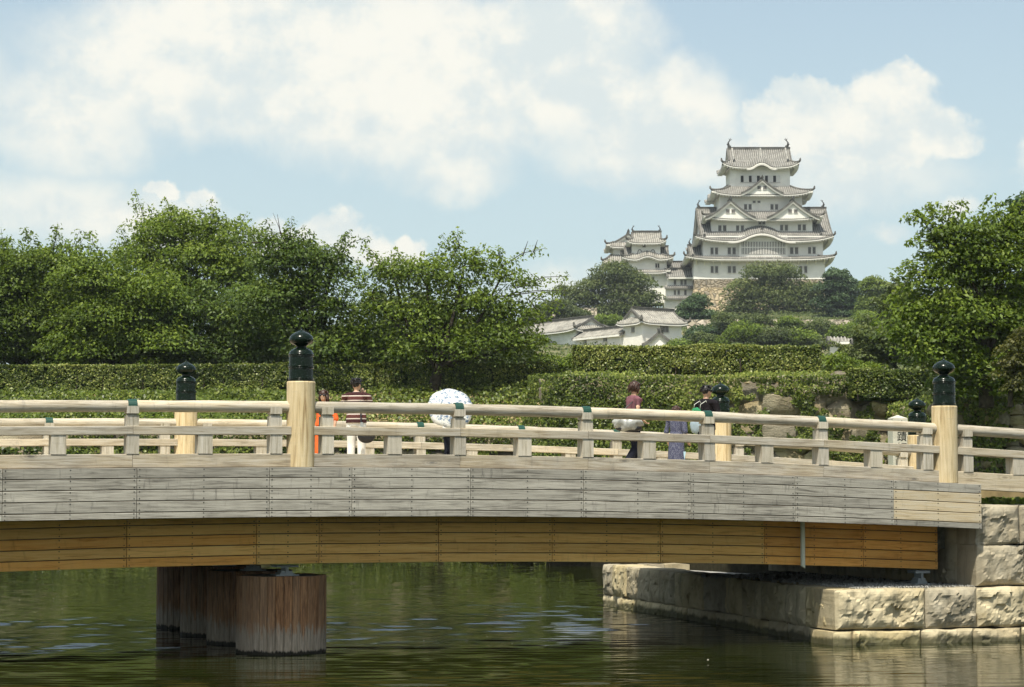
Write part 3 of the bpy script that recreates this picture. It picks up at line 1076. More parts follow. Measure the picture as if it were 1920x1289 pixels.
# ------------------------------------------------------------------ foliage
def leaf_quads(c, d, n, L, W):
    """rhombic leaves from centre, direction and normal arrays"""
    d = d / np.maximum(np.linalg.norm(d, axis=1, keepdims=True), 1e-6)
    b = np.cross(n, d)
    b /= np.maximum(np.linalg.norm(b, axis=1, keepdims=True), 1e-6)
    nn = np.cross(d, b)
    L, W = L[:, None], W[:, None]
    v0 = c - d * L * 0.5
    v2 = c + d * L * 0.5 - nn * L * 0.12
    v1 = c + b * W * 0.5 + nn * W * 0.16 - d * L * 0.06
    v3 = c - b * W * 0.5 + nn * W * 0.16 - d * L * 0.06
    return np.stack([v0, v1, v2, v3], 1).reshape(-1, 3)


class Tree:
    """crown of leaf clusters in lobes, plus a trunk with limbs and twigs, all local to the base"""
    def __init__(s, seed):
        s.r = np.random.default_rng(seed)
        s.q, s.t = [], []
        s.mb = MB()

    def cluster(s, c, n, rad, flat, L, tint, droop=0.35, dense=1.0):
        r = s.r
        off = r.normal(0, 1, (n, 3))
        off *= (np.minimum(1.5, np.linalg.norm(off, axis=1)) / np.linalg.norm(off, axis=1))[:, None]
        off *= np.array([rad, rad, rad * flat]) * 0.8
        h2 = (off[:, 0] ** 2 + off[:, 1] ** 2) / rad
        off[:, 2] -= droop * h2
        c_ = c + off
        dirn = np.stack([off[:, 0], off[:, 1], off[:, 2] * 0.3 - rad * 0.25], 1) / rad + r.normal(0, 0.55, (n, 3))
        nrm = np.array([0, 0, 1.0]) + r.normal(0, 0.55, (n, 3)) + off / rad * 0.5 + np.array([0, -0.25, 0])
        l = L * r.uniform(0.7, 1.3, n)
        s.q.append(leaf_quads(c_, dirn, nrm, l, l * r.uniform(0.45, 0.65, n)))
        s.t.append(np.clip(tint + r.normal(0, 0.16, n) + 0.14 * off[:, 2] / (rad * flat), 0, 1))  # leaves lighter towards the cluster top, sunlit tops put into the tint

    def lobe(s, c, rr, ncl, nl, rad, flat, L, root=None, twig=0.02, shell=0.45, tint=0.5, top=0.25):
        r = s.r
        c = np.array(c, float)
        rr = np.array(rr, float)
        pts = []
        tint_l = tint + r.normal(0, 0.07)
        for i in range(ncl):
            d = r.normal(0, 1, 3)
            d /= np.linalg.norm(d)
            if d[2] < -0.3 and r.random() < top:
                d[2] = -d[2]
            p = c + d * rr * (shell + (1 - shell) * r.random() ** 0.6)
            pts.append(p)
            big = r.uniform(1.15, 1.7) if r.random() < 0.35 else r.uniform(0.55, 0.95)
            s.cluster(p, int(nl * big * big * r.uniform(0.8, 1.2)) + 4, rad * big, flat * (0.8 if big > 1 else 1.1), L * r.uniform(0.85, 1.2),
                      tint_l + r.normal(0, 0.12) + 0.12 * d[2])  # higher clusters lighter too, light from above put into the tint
        if root is not None:
            root = np.array(root, float)
            mid = (root + c) / 2 + r.normal(0, 0.06, 3) * np.linalg.norm(c - root)
            R0 = twig * 4.6
            s.mb.tube([root, mid, c], [R0, R0 * 0.7, R0 * 0.4], 6, cap=False)
            for p in pts[::4]:
                m_ = (c + p) / 2 + r.normal(0, 0.08, 3) * np.linalg.norm(p - c) + np.array([0, 0, 0.05]) * np.linalg.norm(p - c)
                s.mb.tube([c, m_, p], [twig * 1.1, twig * 0.75, twig * 0.3], 4, cap=False)
        return pts

    def spray(s, pts, nl, rad, L, twig=0.015, tint=0.6):
        """a leafy shoot along a polyline"""
        P = [np.array(p, float) for p in pts]
        s.mb.tube(P, [twig] + [twig * 0.7] * (len(P) - 2) + [twig * 0.3], 4, cap=False)
        n = 0
        for a, b_ in zip(P[:-1], P[1:]):
            k = max(2, int(np.linalg.norm(b_ - a) / (rad * 0.9)))
            for i in range(k):
                s.cluster(a + (b_ - a) * (i + 0.5) / k, nl, rad * s.r.uniform(0.7, 1.2), 0.55, L, tint)

    def finish(s, name, label, cat, base, leafm, barkm, group=None, crown='crown'):
        t = thing(name, label, cat, base, 0.0, group)
        if s.mb.v:
            put('trunk', s.mb.mesh('trunk', barkm, smooth='all'), t)
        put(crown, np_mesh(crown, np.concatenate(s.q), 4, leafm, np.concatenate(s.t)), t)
        return t


def tree_px(name, label, Y, foot_px, foot_z, lobes, leafm, seed, L=0.165, rad=0.7, flat=0.27, dens=1.0, nl=82, trunk=0.22,
            sprays=(), bare=(), bark='bark', depth=1.0, group=None, tint=0.5, cat='tree', shell=0.3, fork=0.35):
    """a tree whose crown lobes are measured in the photograph (px, py, rx, ry [, depth offset m]) at depth Y"""
    T = Tree(seed)
    base = Vector((xw(foot_px, Y), Y, foot_z))
    m_ = Y / F_PX
    tops = [(at(l[0], l[1], Y + (l[4] if len(l) > 4 else 0)) - base) for l in lobes]
    cen = sum(tops, Vector()) / len(tops)
    hz = cen.z * fork
    T.mb.tube([(0, 0, -0.4), (cen.x * 0.1, 0.05, hz * 0.5), (cen.x * 0.25, 0, hz), (cen.x * 0.6, cen.y * 0.5, cen.z * 0.8)],
              [trunk * 1.25, trunk, trunk * 0.85, trunk * 0.5], 9, cap=False)
    root = (cen.x * 0.25, 0, hz)
    for l, p in zip(lobes, tops):
        rx, ry = l[2] * m_, l[3] * m_
        rd = max(rx * 0.85, ry * 0.7) * depth
        vol = (rx * rd * ry) ** (2 / 3)
        ncl = max(4, int(dens * 7.4 * vol / (rad * rad)))
        T.lobe(p, (rx, rd, ry), ncl, int(nl * 1.15), rad, flat, L, root, twig=trunk * 0.09, tint=tint, shell=shell)
    if Y < 130 and cat == 'tree' and name != 'pine_tree':
        for l, p in zip(lobes, tops):
            rx, ry = l[2] * m_, l[3] * m_
            for i in range(4):
                a_ = T.r.uniform(0.15, math.pi - 0.15)
                d_ = Vector((math.cos(a_), T.r.uniform(-0.5, 0.1), math.sin(a_)))
                q0 = Vector((p.x + d_.x * rx * 0.8, p.y + d_.y * rx * 0.7, p.z + d_.z * ry * 0.8))
                ln = T.r.uniform(0.25, 0.75) * min(1.0, (Y / 95) ** 2)
                out_ = Vector((d_.x * rx, d_.y * rx, d_.z * ry)).normalized()
                q1 = q0 + out_ * ln * 0.6 + Vector((0, 0, T.r.uniform(-0.05, 0.3)))
                q2 = q1 + out_ * ln * 0.7 + Vector((T.r.uniform(-0.25, 0.25), 0, T.r.uniform(-0.1, 0.4)))
                T.spray([q0, q1, q2], max(6, nl // 5), rad * 0.36, L, trunk * 0.07, tint + 0.1)
    for sp in sprays:
        T.spray([at(a, b_, Y - 0.3) - base for a, b_ in sp], max(6, nl // 3), rad * 0.5, L, trunk * 0.09, tint + 0.1)
    for sp in bare:
        T.mb.tube([at(a, b_, Y - 0.3) - base for a, b_ in sp], [trunk * 0.13] * (len(sp) - 1) + [trunk * 0.03], 5, cap=False)
    return T.finish(name, label, cat, base, leafm, M[bark], group)


GRP_L = 'cherry trees behind the long hedge'
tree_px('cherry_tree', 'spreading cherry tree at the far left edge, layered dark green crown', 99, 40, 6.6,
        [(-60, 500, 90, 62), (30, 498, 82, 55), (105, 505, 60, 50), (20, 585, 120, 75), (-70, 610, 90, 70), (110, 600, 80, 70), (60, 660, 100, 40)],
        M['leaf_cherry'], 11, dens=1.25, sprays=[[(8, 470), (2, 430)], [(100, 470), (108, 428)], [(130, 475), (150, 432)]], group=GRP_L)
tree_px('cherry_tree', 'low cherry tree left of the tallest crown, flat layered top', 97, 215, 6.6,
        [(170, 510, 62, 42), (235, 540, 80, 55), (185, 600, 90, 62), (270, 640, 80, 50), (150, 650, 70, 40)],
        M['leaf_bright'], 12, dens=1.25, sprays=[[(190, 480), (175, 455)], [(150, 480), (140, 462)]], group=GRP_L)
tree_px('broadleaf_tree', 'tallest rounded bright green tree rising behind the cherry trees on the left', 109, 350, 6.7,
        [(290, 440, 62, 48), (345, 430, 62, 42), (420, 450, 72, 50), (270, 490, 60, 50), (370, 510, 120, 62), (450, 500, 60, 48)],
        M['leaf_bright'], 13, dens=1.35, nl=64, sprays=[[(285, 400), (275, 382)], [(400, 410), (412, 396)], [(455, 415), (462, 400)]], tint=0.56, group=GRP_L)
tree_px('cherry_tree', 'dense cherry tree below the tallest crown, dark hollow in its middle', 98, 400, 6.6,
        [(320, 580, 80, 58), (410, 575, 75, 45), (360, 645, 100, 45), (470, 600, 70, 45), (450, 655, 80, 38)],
        M['leaf_deep'], 14, dens=1.2, bare=[[(430, 640), (470, 570), (520, 480), (530, 462)]], group=GRP_L)
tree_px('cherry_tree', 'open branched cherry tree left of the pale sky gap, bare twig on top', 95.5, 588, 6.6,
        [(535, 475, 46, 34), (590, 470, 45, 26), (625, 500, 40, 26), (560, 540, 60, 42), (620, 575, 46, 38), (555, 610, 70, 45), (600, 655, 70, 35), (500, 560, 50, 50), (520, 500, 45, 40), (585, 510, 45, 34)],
        M['leaf_deep'], 15, dens=1.25, nl=70, trunk=0.24,
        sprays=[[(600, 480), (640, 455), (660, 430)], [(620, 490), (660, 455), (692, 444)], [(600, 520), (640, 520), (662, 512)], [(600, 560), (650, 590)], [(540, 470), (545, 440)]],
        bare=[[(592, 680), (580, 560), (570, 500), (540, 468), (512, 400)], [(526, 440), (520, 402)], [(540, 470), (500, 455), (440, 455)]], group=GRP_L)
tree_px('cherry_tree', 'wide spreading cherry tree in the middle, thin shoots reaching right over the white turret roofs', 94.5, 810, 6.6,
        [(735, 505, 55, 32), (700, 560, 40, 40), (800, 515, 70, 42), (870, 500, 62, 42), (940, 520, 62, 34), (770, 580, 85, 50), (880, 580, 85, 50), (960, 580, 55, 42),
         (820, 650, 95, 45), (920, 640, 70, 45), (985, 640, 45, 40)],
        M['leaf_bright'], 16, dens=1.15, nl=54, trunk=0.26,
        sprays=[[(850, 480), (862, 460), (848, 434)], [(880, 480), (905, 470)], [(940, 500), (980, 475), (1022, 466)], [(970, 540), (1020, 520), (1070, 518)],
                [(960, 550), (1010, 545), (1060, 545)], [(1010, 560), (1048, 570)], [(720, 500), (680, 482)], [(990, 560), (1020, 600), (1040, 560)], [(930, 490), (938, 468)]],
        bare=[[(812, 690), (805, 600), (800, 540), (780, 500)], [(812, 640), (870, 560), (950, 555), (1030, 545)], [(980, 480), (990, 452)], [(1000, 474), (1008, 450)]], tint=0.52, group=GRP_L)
tree_px('cherry_tree', 'low cherry tree bending over the hedge between the two big crowns', 96, 690, 6.6,
        [(650, 640, 70, 40), (720, 655, 70, 34), (690, 600, 50, 32), (620, 680, 60, 28), (760, 690, 60, 26)],
        M['leaf_bright'], 17, dens=1.2, nl=54, group=GRP_L)
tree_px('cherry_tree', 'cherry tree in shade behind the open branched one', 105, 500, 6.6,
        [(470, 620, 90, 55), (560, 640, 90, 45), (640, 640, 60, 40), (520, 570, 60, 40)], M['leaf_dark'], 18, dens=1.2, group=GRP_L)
tree_px('evergreen_tree', 'dark evergreen mass behind the cherry trees at far left', 112, 150, 6.6,
        [(60, 570, 120, 70), (180, 580, 110, 60), (300, 570, 90, 50), (120, 650, 160, 40), (280, 650, 120, 40)], M['leaf_dark'], 19, dens=1.1, L=0.22, rad=0.75, group=GRP_L)
tree_px('evergreen_tree', 'dark evergreen mass behind the wide middle cherry tree', 112, 820, 6.6,
        [(760, 600, 80, 50), (870, 610, 90, 50), (720, 650, 90, 40), (900, 660, 90, 40)], M['leaf_dark'], 20, dens=1.0, L=0.22, rad=0.75, group=GRP_L)
# trees on the right
GRP_R = 'trees along the right edge'
tree_px('cherry_tree', 'large bright cherry tree at the right edge, layered sprays against the sky', 70, 1850, 5.9,
        [(1760, 430, 42, 26), (1830, 440, 62, 38), (1890, 430, 50, 36), (1790, 500, 62, 46), (1870, 510, 70, 52), (1930, 500, 60, 60), (1740, 560, 62, 46), (1720, 610, 45, 40), (1850, 590, 80, 52),
         (1770, 640, 70, 45), (1870, 670, 80, 50), (1930, 610, 60, 60), (1815, 700, 60, 34), (1890, 705, 60, 36)],
        M['leaf_bright'], 31, L=0.15, rad=0.5, dens=1.1, nl=66, trunk=0.2, tint=0.5,
        sprays=[[(1770, 420), (1735, 392), (1768, 388)], [(1760, 430), (1720, 405), (1692, 408)], [(1760, 455), (1725, 450), (1700, 454)], [(1750, 510), (1710, 505), (1698, 490)],
                [(1830, 420), (1850, 402)], [(1750, 440), (1712, 392)]],
        bare=[[(1850, 720), (1840, 600), (1810, 510), (1780, 440), (1750, 415)], [(1845, 640), (1880, 520), (1900, 440)]], group=GRP_R)
tree_px('pine_tree', 'dark pine reaching into the upper right corner of the trees', 74, 1960, 5.9,
        [(1905, 395, 34, 14), (1930, 372, 40, 12), (1915, 430, 40, 18), (1950, 470, 50, 25), (1930, 530, 40, 20)], M['leaf_pine'], 32, L=0.2, rad=0.5, flat=0.22, dens=1.1, bark='pine_bark',
        group=GRP_R, tint=0.32)
tree_px('shrub', 'brownish green shrub at the right edge below the cherry tree', 68, 1895, 5.85,
        [(1895, 680, 36, 40), (1915, 640, 26, 24), (1925, 720, 40, 30)], leaf('olive_leaf', (0.03, 0.038, 0.01), (0.085, 0.09, 0.02), (0.17, 0.16, 0.04)), 33, L=0.12, rad=0.3, dens=1.2, nl=50,
        trunk=0.08, group=GRP_R, cat='shrub')
tree_px('evergreen_tree', 'dark evergreen tree between the light green tree and the right cherry tree', 118, 1680, 6.6,
        [(1650, 640, 55, 42), (1700, 610, 45, 55), (1720, 670, 45, 40), (1620, 665, 42, 30), (1690, 560, 30, 30)], M['leaf_dark'], 34, L=0.2, rad=0.55, dens=1.2, trunk=0.2, tint=0.55, group=GRP_R)
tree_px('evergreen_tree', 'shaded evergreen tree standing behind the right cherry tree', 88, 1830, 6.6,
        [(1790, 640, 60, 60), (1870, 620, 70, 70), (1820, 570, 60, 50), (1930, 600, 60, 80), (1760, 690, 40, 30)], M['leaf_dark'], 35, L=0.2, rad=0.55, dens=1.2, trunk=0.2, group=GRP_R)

tree_px('shrub', 'dark shrubbery on top of the rubble wall at the right edge', 76, 1850, 5.9,
        [(1800, 705, 50, 36), (1860, 715, 55, 34), (1925, 705, 50, 45), (1770, 725, 36, 22), (1900, 740, 60, 18)], M['leaf_dark'], 36, L=0.14, rad=0.4, dens=1.3, nl=60, trunk=0.08, group=GRP_R, cat='shrub', tint=0.42)
# trees on the castle hill
GRP_H = 'trees on the castle hill'


def hz_at(px, Y):
    return float(hill_z(np.array(xw(px, Y)), np.array(Y))) - 0.3


def hill_tree(name, label, Y, fpx, lobes, lm, seed, L=0.45, rad=1.5, **k):
    k['dens'] = k.get('dens', 1) * 1.35
    return tree_px(name, label, Y, fpx, hz_at(fpx, Y), lobes, M[lm], seed, L=L, rad=rad, trunk=k.pop('trunk', 0.5), group=GRP_H, **k)


hill_tree('evergreen_tree', 'broad dark evergreen in front of the small white keep', 430, 1155,
          [(1150, 515, 46, 24), (1190, 525, 36, 22), (1110, 545, 42, 26), (1170, 560, 60, 32), (1215, 565, 30, 20), (1085, 560, 34, 20), (1140, 585, 50, 22), (1235, 590, 16, 14), (1062, 545, 22, 14)],
          'leaf_dark', 41, dens=1.1, nl=50, tint=0.55)
hill_tree('pine_tree', 'compact dark green pine standing before the stone base of the tall keep', 390, 1303,
          [(1300, 566, 22, 16), (1288, 590, 24, 18), (1318, 596, 24, 20), (1300, 618, 36, 18)], 'leaf_pine', 42, dens=1.3, rad=1.1, L=0.42, tint=0.6, bark='pine_bark')
hill_tree('evergreen_tree', 'big olive green tree covering the right foot of the tall keep', 440, 1455,
          [(1432, 512, 36, 22), (1465, 514, 40, 22), (1395, 545, 34, 26), (1450, 556, 56, 32), (1500, 560, 40, 30), (1525, 545, 22, 18), (1385, 582, 34, 22), (1500, 590, 40, 20)],
          'leaf_dark', 43, dens=1.15, nl=50, tint=0.62)
hill_tree('pine_tree', 'tall dark pine at the right corner of the tall keep', 420, 1578,
          [(1570, 515, 20, 14), (1556, 535, 24, 16), (1590, 540, 26, 18), (1565, 565, 32, 20), (1602, 570, 26, 20), (1580, 595, 36, 16)], 'leaf_pine', 44, dens=1.15, rad=1.1, L=0.42, tint=0.5, bark='pine_bark')
hill_tree('broadleaf_tree', 'light yellow-green tree right of the tall pine', 400, 1648,
          [(1640, 532, 22, 16), (1660, 550, 26, 22), (1632, 570, 24, 24), (1672, 580, 22, 22)], 'leaf_yellow', 45, dens=1.3, rad=1.2, tint=0.55)
hill_tree('pine_tree', 'low pine on the slope right of the white turret roof', 345, 1310,
          [(1318, 622, 24, 12), (1296, 636, 22, 10), (1345, 612, 14, 12)], 'leaf_pine', 46, dens=1.3, rad=0.9, L=0.36, tint=0.55, trunk=0.3, bark='pine_bark')
hill_tree('shrub', 'rounded olive bush above the left turret roof', 385, 1138,
          [(1138, 600, 26, 11), (1118, 606, 16, 8), (1156, 608, 16, 8)], 'leaf_bright', 47, dens=1.6, rad=0.9, L=0.34, trunk=0.2, cat='shrub', tint=0.5)
hill_tree('shrub', 'dark shrub between the left turret and the broad evergreen', 400, 1050,
          [(1045, 575, 30, 12), (1080, 590, 30, 12), (1010, 590, 30, 12)], 'leaf_dark', 48, dens=1.4, rad=1.0, L=0.36, trunk=0.2, cat='shrub', tint=0.5)
rr = random.Random(7)
slope_bushes = [(1335, 640, 34, 10, 'leaf_bright'), (1395, 620, 36, 20, 'leaf_bright'), (1450, 628, 40, 20, 'leaf_dark'), (1500, 632, 34, 18, 'leaf_bright'),
                (1526, 642, 28, 12, 'leaf_dark'), (1420, 600, 30, 14, 'leaf_dark'), (1360, 600, 22, 16, 'leaf_dark'), (1585, 620, 30, 16, 'leaf_bright'),
                (1625, 600, 28, 18, 'leaf_bright'), (1650, 622, 30, 16, 'leaf_dark'), (1275, 645, 26, 10, 'leaf_bright'),
                (1478, 606, 26, 14, 'leaf_bright'), (1535, 612, 30, 16, 'leaf_dark'), (1320, 632, 22, 12, 'leaf_dark'), (1632, 648, 28, 14, 'leaf_dark')]
where = ['at the foot of the compact pine', 'with pale sunlit top below the big olive tree', 'in the middle of the slope above the tall hedge', 'right of the middle of the slope', 'above the right end of the tall hedge',
         'just under the trunk of the big olive tree', 'left of the big olive tree', 'below the tall dark pine', 'below the light yellow-green tree', 'left of the dark evergreen at right', 'right beside the small gate gable',
         'before the terrace wall under the big olive tree', 'in front of the terrace wall near the tall dark pine', 'at the left end of the terrace wall', 'just right of the short white roofed wall']
for k, (bx, by, rx, ry, lm) in enumerate(slope_bushes):
    Yb = 300 if by > 615 else 340
    tree_px('shrub', ('sunlit' if lm == 'leaf_bright' else 'dark') + ' hillside shrub ' + where[k], Yb, bx, zw(by + ry * 1.3, Yb), [(bx, by, rx, ry), (bx - rx * 0.5, by + ry * 0.4, rx * 0.5, ry * 0.7), (bx + rx * 0.5, by + ry * 0.5, rx * 0.5, ry * 0.7)],
            M[lm], 60 + k, L=0.32, rad=0.8, dens=1.3, nl=46, trunk=0.15, group='shrubs on the castle hill', cat='shrub', tint=0.5)
# undergrowth covering the slope
r_ = np.random.default_rng(66)
n = 42000
Yv = r_.uniform(250, 470, n)
pxv = r_.uniform(985, 1720, n)
xv = (pxv - 960) / F_PX * Yv
k = fbm(xv * 0.12, Yv * 0.12, 31, 4) < 0.56
xv, Yv = xv[k], Yv[k]
n = len(xv)
P = np.stack([xv, Yv, hill_z(xv, Yv) + r_.uniform(0.0, 1.3, n) * fbm(xv * 0.3, Yv * 0.3, 5, 3)], 1)
l = 0.42 * r_.uniform(0.6, 1.3, n)
me = np_mesh('undergrowth', leaf_quads(P, r_.normal(0, 1, (n, 3)), np.array([0, -0.6, 0.8]) + r_.normal(0, 0.5, (n, 3)), l, l * 0.7), 4, M['leaf_dark'], np.clip(0.5 + r_.normal(0, 0.25, n), 0, 1))
put('undergrowth', me, kind='stuff', label='green undergrowth covering the castle slope', category='undergrowth')
tree_px('shrub', 'shrub filling the gap between the long left hedge and the ivy wall end', 99, 1062, 7.0,
        [(1050, 682, 26, 14), (1085, 672, 24, 12), (1030, 672, 20, 14)], M['leaf_bright'], 81, L=0.13, rad=0.32, dens=1.2, nl=40, trunk=0.06, cat='shrub')
# low growth on the edge between hedges on the right
tree_px('shrub', 'bushy green growth between the tall hedge and the right hedge', 92, 1570, 6.9,
        [(1560, 672, 22, 14), (1590, 682, 26, 12), (1630, 690, 30, 10), (1560, 690, 20, 10)], M['leaf_bright'], 80, L=0.13, rad=0.3, dens=1.2, nl=40, trunk=0.06, cat='shrub',
        bare=[[(1540, 652), (1575, 676), (1600, 690)]])


# ------------------------------------------------------------------ walls, hedges, ivy
rng = np.random.default_rng(77)
stone_var = []
for k in range(10):
    r_ = np.random.default_rng(200 + k)
    b_ = MB()
    lump = r_.normal(0, 1, (5, 3))

    def shape(d, lump=lump):
        e = 5.0
        q = (abs(d.x) ** e + abs(d.y) ** e + abs(d.z) ** e) ** (-1 / e)
        return q * (1 + 0.13 * sum(math.sin(2.3 * (d.x * l[0] + d.y * l[1] + d.z * l[2]) + l[0] * 3) for l in lump) / 2)
    b_.ball((0, 0, 0), 0.5, 10, 6, fn=shape)
    stone_var.append(b_.mesh('boulder', M['boulder'], smooth=45))


def stone_wall(name, label, O, ux, length, z0, z1, batter, smin, smax, seed, core_depth, cat='wall', keep=None):
    """dry stone wall: O foot of the left end, ux unit direction, leaning back by batter"""
    r_ = random.Random(seed)
    ux = Vector(ux).normalized()
    nb = Vector((-ux.y, ux.x, 0))                 # pointing into the wall (away from the viewer)
    a = math.atan2(ux.y, ux.x)
    t = thing(name, label, cat, (O[0], O[1], 0), a)
    b_ = MB()
    H = z1 - z0
    bb = batter * H
    b_.hexa([(0, 0.32, z0 - 0.5), (length, 0.32, z0 - 0.5), (length, core_depth, z0 - 0.5), (0, core_depth, z0 - 0.5),
             (0, 0.32 + bb, z1 - 0.12), (length, 0.32 + bb, z1 - 0.12), (length, core_depth, z1 - 0.12), (0, core_depth, z1 - 0.12)])
    put('wall_core', b_.mesh('wall_core', M['joint']), t)
    z = z0
    while z < z1 - smin * 0.4:
        h_ = min(r_.uniform(smin, smax), z1 - z)
        x = r_.uniform(-0.4, 0)
        while x < length:
            l = h_ * r_.uniform(0.9, 1.9)
            cx_, cz_ = x + l / 2, z + h_ / 2
            if keep is None or keep(cx_, cz_):
                hs = h_ * r_.uniform(0.92, 1.22)
                put('boulder', stone_var[r_.randrange(10)], t, (cx_, 0.24 + batter * (cz_ - z0) + r_.uniform(-.05, .08), cz_ + r_.uniform(-.05, .05)),
                    (r_.uniform(-.12, .12), r_.uniform(-.14, .14), r_.choice((0, math.pi)) + r_.uniform(-.1, .1)), (l * 1.08, 0.75, hs * 1.08))
            x += l * 0.97
        z += h_ * 0.95
    return t


W_L = stone_wall('stone_wall', 'mossy stone retaining wall of the far moat bank, seen between the left railings', (-40, 90.0), (1, 0, 0), 43, 0.0, 5.2, 0.12, 0.55, 0.95, 1, 3.5,
                 keep=lambda x, z: z > 2.6 and x > 17)
W_C = stone_wall('stone_wall', 'ivy covered boulder wall in the middle, below the tall hedge', (1.4, 82.0), (1, 0, 0), 16.0, 0.0, 7.15, 0.13, 0.6, 1.25, 2, 11,
                 keep=lambda x, z: z > 2.3)
for k, (bx, by, bw_, bh) in enumerate(((1466, 757, 68, 44), (1528, 768, 48, 32), (1655, 768, 44, 32), (1478, 812, 110, 48), (1625, 815, 60, 40))):
    zb = zw(by, 82.6)
    put('boulder', stone_var[k % 10], W_C, (xw(bx, 82.5) - 1.4, 0.13 * zb + 0.02, zb), (0.06 * (-1) ** k, 0.1 * (-1) ** k, 0.1 * k), (bw_ * 82.5 / F_PX, 0.8, bh * 82.5 / F_PX))
W_R = stone_wall('stone_wall', 'dark rubble wall at the right edge with ivy hanging over it', (14.2, 72.0), (1, 0, 0), 14, 2.4, 5.95, 0.1, 0.3, 0.66, 3, 4)
W_S = stone_wall('stone_wall', 'shaded return of the rubble wall running back behind the inscribed marker', (14.2, 83.2), (0, -1, 0), 10.9, 2.4, 5.9, 0.08, 0.35, 0.8, 4, 3)

# earth bank above the left wall
mb = MB()
bank = lambda u, v: (-60 + u * 63.5, 90.6 + v * 4.0, 5.15 + 1.9 * v ** 0.8 + 0.25 * float(fbm(np.array(u * 30.0), np.array(v * 4.0), 2) - 0.5))
mb.grid(bank, 60, 6)
put('earth_bank', mb.mesh('earth_bank', M['earth'], smooth='all'), kind='structure')
mb = MB()
mb.hexa([(1.2, 82.9, 2), (18, 82.9, 2), (18, 97, 2), (1.2, 97, 2), (1.4, 82.95, 7.1), (18, 82.95, 7.1), (18, 97, 7.2), (1.4, 97, 7.2)])
lip = MB()
lip.grid(lambda u, v: (2.2 + u * 11.5, 83.2 + v * 3.0, 7.05 + 0.24 * v ** 0.7 + 0.12 * float(fbm(np.array(u * 14.0), np.array(v * 2.0), 6) - 0.5)), 40, 4)
put('terrace', mb.mesh('terrace', M['earth']), kind='structure')
put('earth_slope', lip.mesh('earth_slope', M['earth'], smooth='all'), kind='structure')
mb = MB()
mb.box(18.01, 60, 73.2, 97, 2, 5.9)
mb.box(14.9, 18.0, 73.2, 82.88, 2, 5.88)
put('upper_terrace', mb.mesh('upper_terrace', M['grass']), kind='structure')
o = thing('boulder', 'flat pale boulder lying on top of the ivy wall beside the right hedge', 'boulder', at(1578, 708, 83.2), 0.1, me=stone_var[4])
o.scale = (0.85, 0.6, 0.42)
o.rotation_euler = (0.1, -0.08, 0.3)


def scatter_leaves(name, label, cat, P, N, L, lm, tint, seed, kind='stuff', parent=None, up=0.75):
    r_ = np.random.default_rng(seed)
    n = len(P)
    nr = N + np.array([0, 0, up]) + r_.normal(0, 0.45, (n, 3))
    d = np.cross(N, r_.normal(0, 1, (n, 3))) + np.array([0, 0, -0.5]) + r_.normal(0, 0.25, (n, 3))
    l = L * r_.uniform(0.65, 1.35, n)
    me_ = np_mesh(name, leaf_quads(P, d, nr, l, l * r_.uniform(0.65, 0.95, n)), 4, lm, np.clip(tint, 0, 1))
    o_ = put(name, me_, parent)
    if parent is None:
        o_['kind'] = kind
        o_['label'] = label
        o_['category'] = cat
    return o_


def ivy_on_wall(name, label, x0, x1, Y, z0, z1, batter, dens, cover, seed, L=0.13, bulge=0.25):
    r_ = np.random.default_rng(seed)
    n = int((x1 - x0) * (z1 - z0) * dens)
    x = r_.uniform(x0, x1, n)
    z = r_.uniform(z0, z1, n)
    f = fbm(x * 0.55, z * 0.75, seed, 4)
    f2 = fbm(x * 1.7, z * 1.9, seed + 8, 3)
    c_ = cover(x, z)
    k = (f * 0.5 + f2 * 0.5) < c_
    x, z, f, f2 = x[k], z[k], f[k], f2[k]
    depth = bulge * (0.4 + 1.2 * f2) * np.clip((c_[k] - (f * 0.5 + f2 * 0.5)) * 6, 0.15, 1.0)
    y = Y + batter * (z - z0) - 0.16 - depth * r_.uniform(0.3, 1, len(x))
    tint = 0.42 + 0.4 * (f2 - 0.5) + 0.9 * (fbm(x * 0.45, z * 0.6, seed + 21, 3) - 0.5) + r_.normal(0, 0.25, len(x))
    P = np.stack([x, y, z], 1)
    N = np.tile(np.array([0, -1.0, 0.15]), (len(x), 1))
    return scatter_leaves(name, label, 'ivy', P, N, L, M['leaf_ivy'], tint, seed)


def cover_c(x, z):
    px = 960 + F_PX * x / 82.5
    base = np.interp(px, [1030, 1250, 1330, 1420, 1480, 1560, 1640, 1720, 1800], [0.95, 0.85, 0.64, 0.55, 0.5, 0.53, 0.52, 0.5, 0.5])
    return base + np.where(px > 1340, np.clip((z - 6.55) * 0.2, -0.08, 0.16), np.clip((z - 5.4) * 0.1, -0.05, 0.2)) - np.clip((4.4 - z) * 0.1, 0, 0.12) * (px > 1100)


ivy_on_wall('ivy', 'glossy ivy covering the boulder wall below the tall hedge', 1.1, 17.2, 82.0, 1.5, 7.2, 0.13, 1000, cover_c, 5, 0.085, 0.42)
ivy_on_wall('ivy', 'ivy trailing over the dark rubble wall at the right edge', 14.3, 26, 72.0, 2.6, 6.15, 0.1, 520,
            lambda x, z: 0.46 + np.clip((z - 4.9) * 0.16, 0, 0.25) + 0.12 * np.exp(-((x - 15.9) / 0.5) ** 2), 6, 0.1, 0.2)
r_ = np.random.default_rng(88)
n = 5200
yv, zv = r_.uniform(72, 83, n), r_.uniform(2.6, 6.1, n)
k = fbm(yv * 0.8, zv * 0.9, 14, 4) < 0.4 + np.clip((zv - 4.8) * 0.16, 0, 0.25)
yv, zv = yv[k], zv[k]
n = len(yv)
P = np.stack([14.2 + 0.08 * (zv - 2.4) - 0.2 - r_.uniform(0, 0.15, n), yv, zv], 1)
